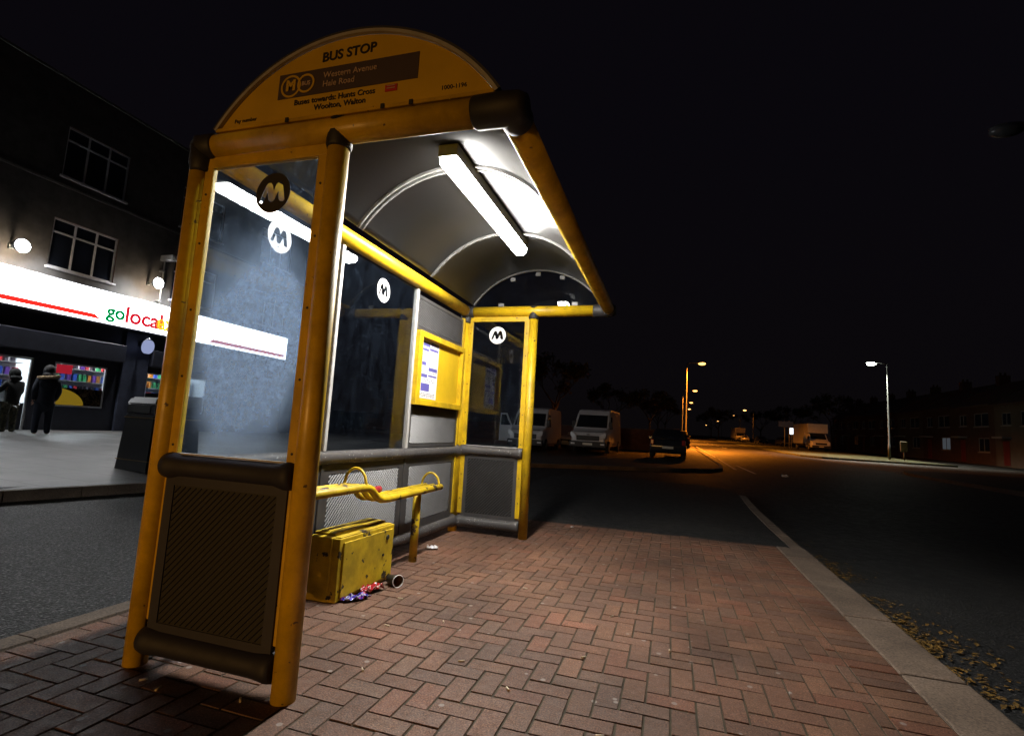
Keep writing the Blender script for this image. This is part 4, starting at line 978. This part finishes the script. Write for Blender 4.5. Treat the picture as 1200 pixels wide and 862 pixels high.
def van(loc, rz, label, group=None, door_open=False, side_tint=None):
    P = thing('van', label, 'van', loc, rz, group); W_=1.0
    w=lambda z: W_*(1-.0 if z<1.2 else 1-.09*((z-1.2)/1.25)**1.5)
    m = MB(); shell(m,[(.10,.34),(.02,.62),(.05,.95),(.22,1.12),(.86,1.30),(1.50,2.12),(1.80,2.36),(2.3,2.44),(5.35,2.44),(5.5,2.30),(5.52,.40),(5.3,.34)],w,.11)
    for v in m.bm.verts:
        if v.co.y < 1.1: v.co.x *= 1-.10*((1.1-v.co.y)/1.1)**2
    m.build('body',M['white_car'],P)
    def onw(y0,z0,off=.008):
        d=Vector((0,1.50-.86,2.12-1.30)).normalized(); nrm=Vector((0,-d.z,d.y)); return d,nrm
    d,nrm=onw(0,0); A=Vector((0,.86,1.30))+d*.09+nrm*.003; B=Vector((0,.86,1.30))+d*.98+nrm*.003
    m = MB(); wa,wb=.86,.80
    pts=[A+Vector((-wa,0,0)),A+Vector((wa,0,0)),B+Vector((wb,0,0)),B+Vector((-wb,0,0))]
    a=[m.bm.verts.new(p) for p in pts]; b=[m.bm.verts.new(p+nrm*.012) for p in pts]; m.bm.faces.new(b)
    for i in range(4): m.bm.faces.new((a[i],a[(i+1)%4],b[(i+1)%4],b[i]))
    m.build('windscreen',M['car_glass'],P)
    m = MB(); m.box(-.62,.62,.005,.06,.66,.92,.02); 
    for k in range(3): m.box(-.60,.60,-.006,.004,.69+k*.075,.715+k*.075)
    m.build('grille',M['black_plastic'],P)
    m = MB(); m.box(-.985,.985,-.045,.12,.30,.62,.05,3); m.build('bumper',M['black_plastic'],P)
    m = MB(); m.box(-.26,.26,-.056,-.047,.42,.53); m.build('number_plate',M['plate'],P)
    m = MB()
    for s in (-1,1): m.box(s*.80-.11,s*.80+.11,-.052,-.046,.44,.52,.002)
    m.build('fog_lamps', M['headlight'], P)
    for s in (0,1):
        m = MB(); q=A+Vector((-.55+s*.62,0,0))+nrm*.016; m.tube([q,q+Vector((.52,0,0))+d*.10],.012,6); m.build('wiper',M['black_plastic'],P)
    m = MB(); m.tube([(-.80,.215,1.135),(-.4,.16,1.135),(.4,.16,1.135),(.80,.215,1.135)],.012,6); m.build('bonnet_seam',M['black_plastic'],P)
    m = MB(); m.ball((0,.035,.985),.06,12,8,(1.6,.25,.8)); m.build('badge',M['steel'],P)
    for s in (-1,1):
        m = MB(); pl=[(s*.66,.80),(s*.95,.86),(s*.97,1.06),(s*.90,1.10),(s*.68,.97)]; m.prism(pl,lambda u,v,t:(u,t+.10*(abs(u)-.66)+.12*(v-.8),v),-.01,.05); m.build('headlight',M['headlight'],P)
        m = MB(); m.box(s*1.03-.09,s*1.03+.09,1.02,1.10,1.32,1.72,.04,3); m.tube([(s*.93,1.08,1.36),(s*1.02,1.07,1.40)],.03,8); m.build('mirror',M['black_plastic'],P)
        m = MB(); pl=[(1.12,1.34),(2.02,1.34),(2.02,2.02),(1.62,2.02)]; m.prism(pl,lambda u,v,t:(s*(w(v)+t),u,v),.0,.006); m.build('side_window',M['car_glass'],P)
    wheels(P,(1.0,4.45),1.005,.34)
    if door_open:
        m = MB(); pl=[(0,.45),(1.05,.45),(1.05,1.30),(.98,2.02),(.50,2.02),(.0,1.30)]
        m.prism(pl,lambda u,v,t:(-1.0-u*.86+t*.5,.95+u*.5+t*.86,v),-.03,.03); dd=m.build('open_door',M['white_car'],P)
        m = MB(); pl=[(.12,1.34),(.96,1.34),(.90,1.94),(.54,1.94)]
        m.prism(pl,lambda u,v,t:(-1.0-u*.86+t*.5,.95+u*.5+t*.86,v),-.034,.034); m.build('door_window',M['car_glass'],dd)
    return P
gz = lambda x,y,o=-.12: g(x,y)+o
van((-5.25,25.4,gz(-5,25,-.12)),0.02,'white panel van with its driver door standing open beyond the shelter','vans parked beyond the side road',True)
van((-1.98,26.2,gz(-1.7,25,-.04)),-.05,'white panel van with closed doors parked nearer the road','vans parked beyond the side road')
def car(loc, rz, label, paint, group=None):
    """front faces -Y locally; hatchback 4.1 m"""
    P = thing('parked_car', label, 'car', loc, rz, group)
    m = MB(); w1=lambda z:.86 if z<.8 else .84
    shell(m,[(.12,.24),(.0,.42),(.03,.66),(.25,.78),(1.10,.92),(3.75,.96),(4.02,.88),(4.08,.6),(4.05,.36),(3.9,.24)],w1,.06)
    m.build('body',paint,P)
    w2=lambda z:.80 if z<1.0 else .80-.20*((z-.94)/.55)
    m = MB(); shell(m,[(1.0,.90),(1.75,1.40),(2.2,1.48),(3.2,1.45),(3.75,1.12),(3.92,.92)],w2,.05); m.build('roof',paint,P)
    def slope(a,b,fa,fb,wa,wb,name):
        a=Vector((0,*a)); b=Vector((0,*b)); d=b-a; nn=Vector((0,-d.z,d.y)).normalized(); 
        if nn.z<0: nn=-nn
        A=a+d*fa+nn*.004; B=a+d*fb+nn*.004; m=MB(); pts=[A+Vector((-wa,0,0)),A+Vector((wa,0,0)),B+Vector((wb,0,0)),B+Vector((-wb,0,0))]
        q=[m.bm.verts.new(p) for p in pts]; r=[m.bm.verts.new(p+nn*.010) for p in pts]; m.bm.faces.new(r)
        for i in range(4): m.bm.faces.new((q[i],q[(i+1)%4],r[(i+1)%4],r[i]))
        m.build(name,M['car_glass'],P)
    slope((1.0,.90),(1.75,1.40),.18,.92,.68,.58,'windscreen'); slope((3.75,1.12),(3.2,1.45),-.05,.85,.62,.54,'rear_window')
    for s in (-1,1):
        m = MB(); pl=[(1.45,1.0),(3.55,1.0),(3.2,1.37),(2.2,1.40),(1.9,1.36)]; m.prism(pl,lambda u,v,t:(s*(w2(v)+t),u,v),.002,.010); m.build('side_window',M['car_glass'],P)
        m = MB(); m.box(s*.68-.15,s*.68+.15,-.004,.10,.58,.72,.03,2); m.build('headlight',M['headlight'],P)
        m = MB(); m.box(s*.74-.08,s*.74+.08,3.98,4.09,.66,.92,.03,2); m.build('tail_light',M['tail'],P)
        m = MB(); m.box(s*.93-.09,s*.93+.09,1.35,1.45,.92,1.06,.03,2); m.build('mirror',paint,P)
    m = MB(); m.box(-.26,.26,4.082,4.10,.48,.59); m.box(-.26,.26,-.012,-.002,.40,.51); m.build('number_plate',M['plate'],P)
    m = MB(); m.box(-.5,.5,-.006,.06,.44,.60,.02); m.build('grille',M['black_plastic'],P)
    wheels(P,(.80,3.30),.865,.31); return P
car((2.15,29.0,gz(2.4,24,-.0)),PI,'dark hatchback seen from behind at the kerb past the side road',M['dark_car'])
car((-4.15,31.0,gz(-4,31,-.10)),-.55,'white hatchback half hidden between the two panel vans',M['white_car'])
car((2.35,56.5,gz(2.4,54,.0)),PI,'pale hatchback in orange lamplight far along the left kerb',mat_simple('silver_car_paint',(.32,.32,.33),.25,spec=.6))
car((2.95,48.0,gz(3,46,.0)),PI,'dark hatchback under the first orange street lamp',M['dark_car'])
car((18.6,128,gz(18,128,.1)),0.0,'small pale hatchback far off beside the orange lit box van',M['white_car'])
car((19.9,112,gz(19,112,.1)),0.1,'small dark hatchback far off on the right verge',M['dark_car'])
car((21.4,98,gz(21,98,.1)),0.1,'grey hatchback far off in the dark behind the blue sign',mat_simple('grey_car_paint',(.12,.12,.13),.25,spec=.6))
def luton(loc, rz, label, group):
    P = thing('box_van', label, 'van', loc, rz, group)
    m = MB(); w=lambda z:.98-.05*max(0,z-1.2)
    shell(m,[(.08,.34),(.0,.62),(.04,.98),(.70,1.22),(1.25,1.98),(2.1,1.98),(2.1,.40)],w,.06); m.build('cab',M['white_car'],P)
    m = MB(); m.box(-1.08,1.08,2.12,6.0,.75,3.10,.03,2); m.box(-1.08,1.08,.95,2.118,2.02,3.10,.03,2); m.build('box_body',M['white_car'],P)
    a=Vector((0,.70,1.22)); d=Vector((0,.55,.76)); n_=Vector((0,-.81,.586)); m=MB()
    pts=[a+d*.1+Vector((-.84,0,0))+n_*.004,a+d*.1+Vector((.84,0,0))+n_*.004,a+d*.95+Vector((.80,0,0))+n_*.004,a+d*.95+Vector((-.80,0,0))+n_*.004]
    q=[m.bm.verts.new(p) for p in pts]; r=[m.bm.verts.new(p+n_*.012) for p in pts]; m.bm.faces.new(r)
    for i in range(4): m.bm.faces.new((q[i],q[(i+1)%4],r[(i+1)%4],r[i]))
    m.build('windscreen',M['car_glass'],P)
    m = MB(); m.box(-.97,.97,-.05,.10,.30,.60,.04,2); m.build('bumper',M['black_plastic'],P)
    m = MB(); m.box(-.6,.6,-.01,.05,.66,.90,.02); m.build('grille',M['black_plastic'],P)
    m = MB(); m.box(-.9,.9,2.2,5.9,.55,.748); m.build('chassis',M['black_plastic'],P)
    for s in (-1,1):
        m = MB(); m.box(s*.80-.14,s*.80+.14,.0,.08,.80,1.0,.03,2); m.build('headlight',M['headlight'],P)
        m = MB(); m.box(s*1.12-.08,s*1.12+.08,.72,.80,1.25,1.65,.03,2); m.build('mirror',M['black_plastic'],P)
    m = MB(); m.box(-.26,.26,-.062,-.052,.40,.51); m.build('number_plate',M['plate'],P)
    wheels(P,(1.0,4.9),1.0,.36); return P
luton((18.8,66,gz(18.8,66,.12)),.12,'white box van parked facing the camera beyond the verge on the right','box vans parked on the right')
luton((17.9,130,gz(18,130,.1)),.1,'white box van glowing orange far down the road','box vans parked on the right')

# ------------------------------------------------------------------ STREET LAMPS
M['lamp_post'] = mat_simple('lamp_post_paint',(.09,.09,.09),.5,.1,var=.3)
def lamp(loc, rz, H_, arm, label, lens, energy, colr, group, cone=150):
    P = thing('street_lamp', label, 'street lamp', loc, rz, group)     # arm along +X locally
    m = MB(); m.tube([(0,0,0),(0,0,1.2),(0,0,1.25),(0,0,H_*.96),(0,0,H_)],[.11,.11,.075,.055,.05],14)
    m.tube([(0,0,H_-.02),(.25,0,H_+.06),(arm-.25,0,H_+.10)],.034,10); m.build('post',M['lamp_post'],P)
    b = MB(); b.ball((arm,0,H_+.11),.40,16,10,(1,.42,.26)); b.build('lantern',M['lamp_post'],P)
    b = MB(); b.ball((arm+.04,0,H_+.035),.36,16,10,(1,.55,.45)); b.build('lens',lens,P)
    if energy:
        ld = bpy.data.lights.new('lamp_light','SPOT'); ld.energy=energy; ld.color=colr; ld.spot_size=math.radians(cone); ld.spot_blend=.8; ld.shadow_soft_size=.15
        lo = bpy.data.objects.new('lamp_light',ld); COL.objects.link(lo); lo.parent=P; lo.location=(arm,0,H_-.10)
    return P
SOD=(1.0,.27,.018); LEDC=(.95,1.0,.82)
HC = bpy.data.objects  # a car coming up the service road behind the camera, its dipped beams on the shelter
car((-2.4,-15.0,gz(-2.4,-15,-.12)),PI,'dark hatchback on the service road with dipped headlights lit',M['dark_car'])
for s_ in (-1,1):
    ld = bpy.data.lights.new('dipped_beam','SPOT'); ld.energy=HLE; ld.color=(1.0,.50,.13); ld.spot_size=math.radians(42); ld.spot_blend=1.0; ld.shadow_soft_size=.07
    lo = bpy.data.objects.new('dipped_beam',ld); COL.objects.link(lo); lo.location=(-2.4+s_*.68,-14.9,.55)
    lo.rotation_euler=(Vector((.3,0,-1.2))-lo.location).to_track_quat('-Z','Y').to_euler()
lens_s = mat_emit('sodium_lens',(1.0,.42,.09),5.5); lens_l = mat_emit('led_lens',(.93,1.0,.86),60.); lens_o = mat_simple('unlit_lens',(.10,.10,.10),.15,spec=.8)
lens_f = mat_emit('far_sodium_lens',(1.0,.45,.12),6.)
def LP(x,y,arm,lens,en,label,grp,rz=0,h=8.4,cone=150): return lamp((x,y,gz(x,y,-.0)),rz,h,arm,label,lens,en,SOD,grp,cone)
GA='orange street lamps along the left kerb'; GR='street lamps along the right verge'
LP(3.72,54,1.42,lens_s,85000,'nearest orange street lamp on the left kerb with its arm over the road',GA,cone=160)
LP(4.0,86,1.8,lens_s,40000,'second orange street lamp down the left kerb',GA,h=8.1)
LP(4.6,120,1.8,lens_s,40000,'third orange street lamp down the left kerb',GA,h=8.1)
LP(5.2,152,1.8,lens_f,3000,'farthest orange street lamp down the left kerb',GA,h=8.1)
LP(20.6,131,1.8,lens_f,3000,'orange street lamp above the glowing far box van',GR,PI,7.4)
LP(21.8,166,1.8,lens_f,2500,'far orange street lamp left of the one above the box van',GR,PI,7.4)
LP(24,250,1.6,lens_f,0,'tiny far orange street lamp near the end of the road',GR,PI,7.6)
LP(24,330,1.6,lens_f,0,'tiniest far street lamp at the end of the road',GR,PI,7.0)
lamp((20.1,50.3,gz(20,50,.02)),PI,8.15,1.15,'white lit street lamp on a grey post before the dark terraced houses',lens_l,19000,LEDC,GR,cone=122)
lamp((13.2,13.0,gz(13,13,.0)),PI-.05,9.12,3.05,'unlit street lamp head reaching in over the road at the upper right',lens_o,0,LEDC,GR)

# ------------------------------------------------------------------ SIGNS on the right
T = thing('road_sign','dark blue road sign board on two posts by the right verge','road sign',(14.75,64,gz(14.7,64,.1)))
m = MB(); m.tube([(-.12,0,0),(-.12,0,3.2)],.045,10); m.tube([(.35,0,0),(.35,0,3.2)],.045,10); m.build('post',M['lamp_post'],T)
m = MB(); m.box(-.75,.75,-.10,-.06,2.5,3.15,.01); m.build('board',mat_simple('blue_sign',(.015,.03,.16),.4),T)
T = thing('lit_sign','small bright white lit sign beside the blue road sign','sign',(15.7,66,gz(15.7,66,.1)))
m = MB(); m.tube([(0,.0,0),(0,.0,1.7)],.04,10); m.build('post',M['lamp_post'],T)
m = MB(); m.box(-.24,.24,-.07,.07,1.7,2.5,.02); m.build('case',M['lamp_post'],T)
m = MB(); m.box(-.20,.20,-.078,-.072,1.74,2.46); m.build('face',mat_emit('lit_sign_face',(.85,.93,1.0),2.2),T)
T = thing('notice_board','pale notice board on a short post beside the white street lamp','notice board',(20.9,49.6,gz(20.9,49.6,.02)))
m = MB(); m.tube([(0,0,0),(0,0,.75)],.05,10); m.build('post',M['lamp_post'],T)
m = MB(); m.box(-.26,.26,-.04,.04,.7,1.55,.03); m.build('board',mat_simple('board_cream',(.14,.11,.07),.6),T)

# ------------------------------------------------------------------ HOUSES
M['house_brick'] = mat_simple('house_brick',(.06,.035,.028),.85,var=.35,scale=2); M['render'] = mat_simple('cream_render',(.09,.08,.065),.9,var=.2,scale=1.)
M['tile'] = mat_simple('roof_tile',(.060,.045,.042),.8,var=.3,scale=3); M['upvc']=mat_simple('white_upvc',(.25,.25,.25),.5,var=.1)
lit_w = mat_emit('curtained_lit_window',(.62,.70,.80),.07)
hl = ['cream rendered terraced house at the near end of the dark row', 'red brick terraced house between the cream end house and the lit window house', 'red brick terraced house with one pale lit downstairs window', 'cream rendered terraced house next door to the lit window house', 'red brick terraced house straight behind the notice board', 'red brick terraced house between a cream house and the notice board house', 'cream rendered terraced house nearest the white box van', 'red brick terraced house last in the row beside the dark trees']
for k in range(8):
    y0=48.5+k*7.0; H0=gz(30,y0,.1)
    P = thing('terraced_house', hl[k], 'house', (30,y0,H0), 0, 'terraced houses on the right')
    ops=[(.9,2.7,.95,2.25),(.9,3.3,3.3,4.55),(4.6,5.9,3.4,4.5)]
    m = MB()
    ys=[0,7]; 
    wo=MB(); wall_open(wo,0,0.0,6.98,-.6,5.15,[o for o in ops],-.12)
    wo.box(.4,8,0,6.98,-.6,5.15); wall=wo.build('wall',M['house_brick'] if k%3 else M['render'],P)
    m = MB(); m.prism([(-.35,5.1),(4,7.7),(8.35,5.1),(8.35,5.28),(4,7.9),(-.35,5.28)],lambda u,v,t:(u,t,v),-.0,6.985); rf=m.build('roof',M['tile'],P)
    m = MB(); m.box(3.6,4.5,6.2,6.9,7.2,8.7); m.tube([(3.85,6.55,8.7),(3.85,6.55,9.0)],.1,8); m.tube([(4.25,6.55,8.7),(4.25,6.55,9.0)],.1,8); m.build('chimney',M['house_brick'],rf)
    for i,(a,b,c,d) in enumerate(ops):
        m = MB(); w=.07; mid=(a+b)/2
        for q in ((a,a+w,c,d),(b-w,b,c,d),(mid-w/2,mid+w/2,c+w,d-w),(a+w,mid-w/2,c,c+w),(mid+w/2,b-w,c,c+w),(a+w,mid-w/2,d-w,d),(mid+w/2,b-w,d-w,d)): m.box(.03,.09,*q)
        f = m.build('window',M['upvc'],P); m = MB(); m.box(.06,.075,a+.03,b-.03,c+.03,d-.03); m.build('pane',lit_w if (k==2 and i==0) else M['pane_dark'],f)
        m = MB(); m.box(-.06,.10,a-.08,b+.08,c-.08,c-.003); m.build('sill',M['upvc'],f)
    m = MB(); m.box(-.04,-.002,4.9,5.8,-.05,2.05,.01); dr=m.build('door',mat_simple('house_door',(.12,.02,.02),.5),P); m=MB(); m.tube([(-.06,5.7,1.0),(-.04,5.7,1.0)],.03,8); m.build('handle',M['steel'],dr)
    m = MB(); m.box(-.7,-.003,4.6,6.1,2.25,2.40); m.build('porch_canopy',M['upvc'],P)

# ------------------------------------------------------------------ TREES
M['bark'] = mat_simple('bark',(.055,.042,.032),.9,var=.4,scale=6,bmp=.6); M['foliage'] = mat_simple('foliage',(.060,.050,.022),.85,var=.6,scale=1.5)
def tree(loc, h, r, label, seed):
    P = thing('tree', label, 'tree', loc, 0, 'trees along the road'); R_=random.Random(seed); tips=[]
    m = MB(); th=h*.38; m.tube([(0,0,-.1),(.05,0,th*.5),(0,.08,th)],[.035*h*.6,.026*h*.6,.02*h*.6],10)
    def limb(p,d,ln,rad,dep):
        q=p+d*ln*.5+Vector((R_.uniform(-.1,.1),R_.uniform(-.1,.1),R_.uniform(0,.1)))*ln; e=p+d*ln
        m.tube([p,q,e],[rad,rad*.75,rad*.5],6,False)
        if dep==0 or ln<.5: tips.append(e); tips.append(q); return
        for _ in range(R_.choice((2,3,3))):
            nd=(d+Vector((R_.uniform(-.8,.8),R_.uniform(-.8,.8),R_.uniform(-.25,.6)))).normalized(); limb(e,nd,ln*R_.uniform(.6,.8),rad*.55,dep-1)
    for k in range(5):
        a=2*PI*k/5+R_.uniform(-.4,.4); limb(Vector((0,.05,th*R_.uniform(.75,1))),Vector((math.cos(a)*.7,math.sin(a)*.7,R_.uniform(.5,1.1))).normalized(),h*.24,.010*h,3)
    m.build('trunk',M['bark'],P)
    m = MB()
    for t in tips:
        for _ in range(R_.choice((2,6,10,16))):
            c=t+Vector((R_.gauss(0,.28),R_.gauss(0,.28),R_.gauss(0,.25))); u=Vector((R_.uniform(-1,1),R_.uniform(-1,1),R_.uniform(-1,1))).normalized(); v=u.orthogonal().normalized(); s=R_.uniform(.12,.26)
            m.quad([c-u*s,c+v*s*.6,c+u*s,c-v*s*.6])
    m.build('crown',M['foliage'],P)
tl=[(-.8,78,8,'leafy tree behind the far pale hatchback on the left'),(-7,82,9,'broad tree in the dark behind the closed panel van'),(-.2,104,8.5,'tree farther down the left pavement'),(13.9,142,9,'orange lit tree reaching over the far road'),(14.6,178,10,'tall tree at the far end of the road'),(25.5,88,9,'dark tree behind the white box van'),(26,118,9,'dark tree between the far lamps and the houses'),(25,150,9.5,'dark tree right of the far lamps'),(.8,136,9,'tree beyond the third orange lamp'),(-9.5,52,9,'dark tree behind the van with its door open')]
for i,(x,y,h,lb) in enumerate(tl): tree((x,y,gz(x,y,.0)),h,3,lb,i+3)
# low brick wall behind the parked vans
Wl = thing('garden_wall','low red brick garden wall behind the parked vans','wall',(-4,37,gz(-4,37,-.15)))
m = MB(); m.box(-12,5.6,-.12,.12,0,1.5); m.build('brickwork',mat_bricks('garden_brick',(.20,.075,.05),(.15,.06,.045),(.12,.11,.10),4.4,.4,(PI/2,0,0)),Wl)
m = MB(); m.box(-12.04,5.64,-.16,.16,1.503,1.58); m.build('coping',M['kerb'],Wl)

# ------------------------------------------------------------------ SKY, LIGHT, CAMERA
w = bpy.data.worlds.new('World'); S.world = w; w.use_nodes = True; nt = w.node_tree
bg = nt.nodes['Background']
tc = nt.nodes.new('ShaderNodeTexCoord'); sx = nt.nodes.new('ShaderNodeSeparateXYZ'); nt.links.new(tc.outputs['Generated'],sx.inputs[0])
r = ramp(nt, sx.outputs['Z'], [(.0,(.0028,.0022,.0025)),(.12,(.0030,.0024,.0032)),(.5,(.0026,.0021,.0034))])
nt.links.new(r.outputs['Color'],bg.inputs['Color']); bg.inputs['Strength'].default_value = 1.0

cam = bpy.data.cameras.new('Camera'); co = bpy.data.objects.new('Camera',cam); COL.objects.link(co); S.camera = co
f_,yaw,pit,rol = 608.66,-.30138,.11775,.05693
fw = Vector((math.sin(yaw)*math.cos(pit),math.cos(yaw)*math.cos(pit),math.sin(pit))); rt = Vector((math.cos(yaw),-math.sin(yaw),0)); up = rt.cross(fw)
r2 = rt*math.cos(rol)+up*math.sin(rol); u2 = -rt*math.sin(rol)+up*math.cos(rol)
co.matrix_world = Matrix(((r2.x,u2.x,-fw.x,2.28482),(r2.y,u2.y,-fw.y,-1.89593),(r2.z,u2.z,-fw.z,1.13725),(0,0,0,1)))
cam.sensor_width = 36; cam.lens = 36*f_/1200; cam.clip_start=.05; cam.clip_end = 2000
S.view_settings.view_transform='Standard'; S.view_settings.look='None'; S.view_settings.exposure=0; S.view_settings.gamma=1; S.view_settings.use_curve_mapping=False
S.render.engine='CYCLES'
cy = S.cycles; cy.use_denoising=True
try: cy.denoiser='OPENIMAGEDENOISE'; cy.denoising_input_passes='RGB_ALBEDO_NORMAL'
except Exception: pass
cy.max_bounces=8; cy.transparent_max_bounces=24; cy.glossy_bounces=5; cy.diffuse_bounces=4; cy.caustics_reflective=False; cy.caustics_refractive=False; cy.sample_clamp_indirect=4; cy.use_adaptive_sampling=False
for k in list(pk.values()):
    if '_n' in k: del k['_n']
for o_ in COL.objects:
    if '_n' in o_: del o_['_n']
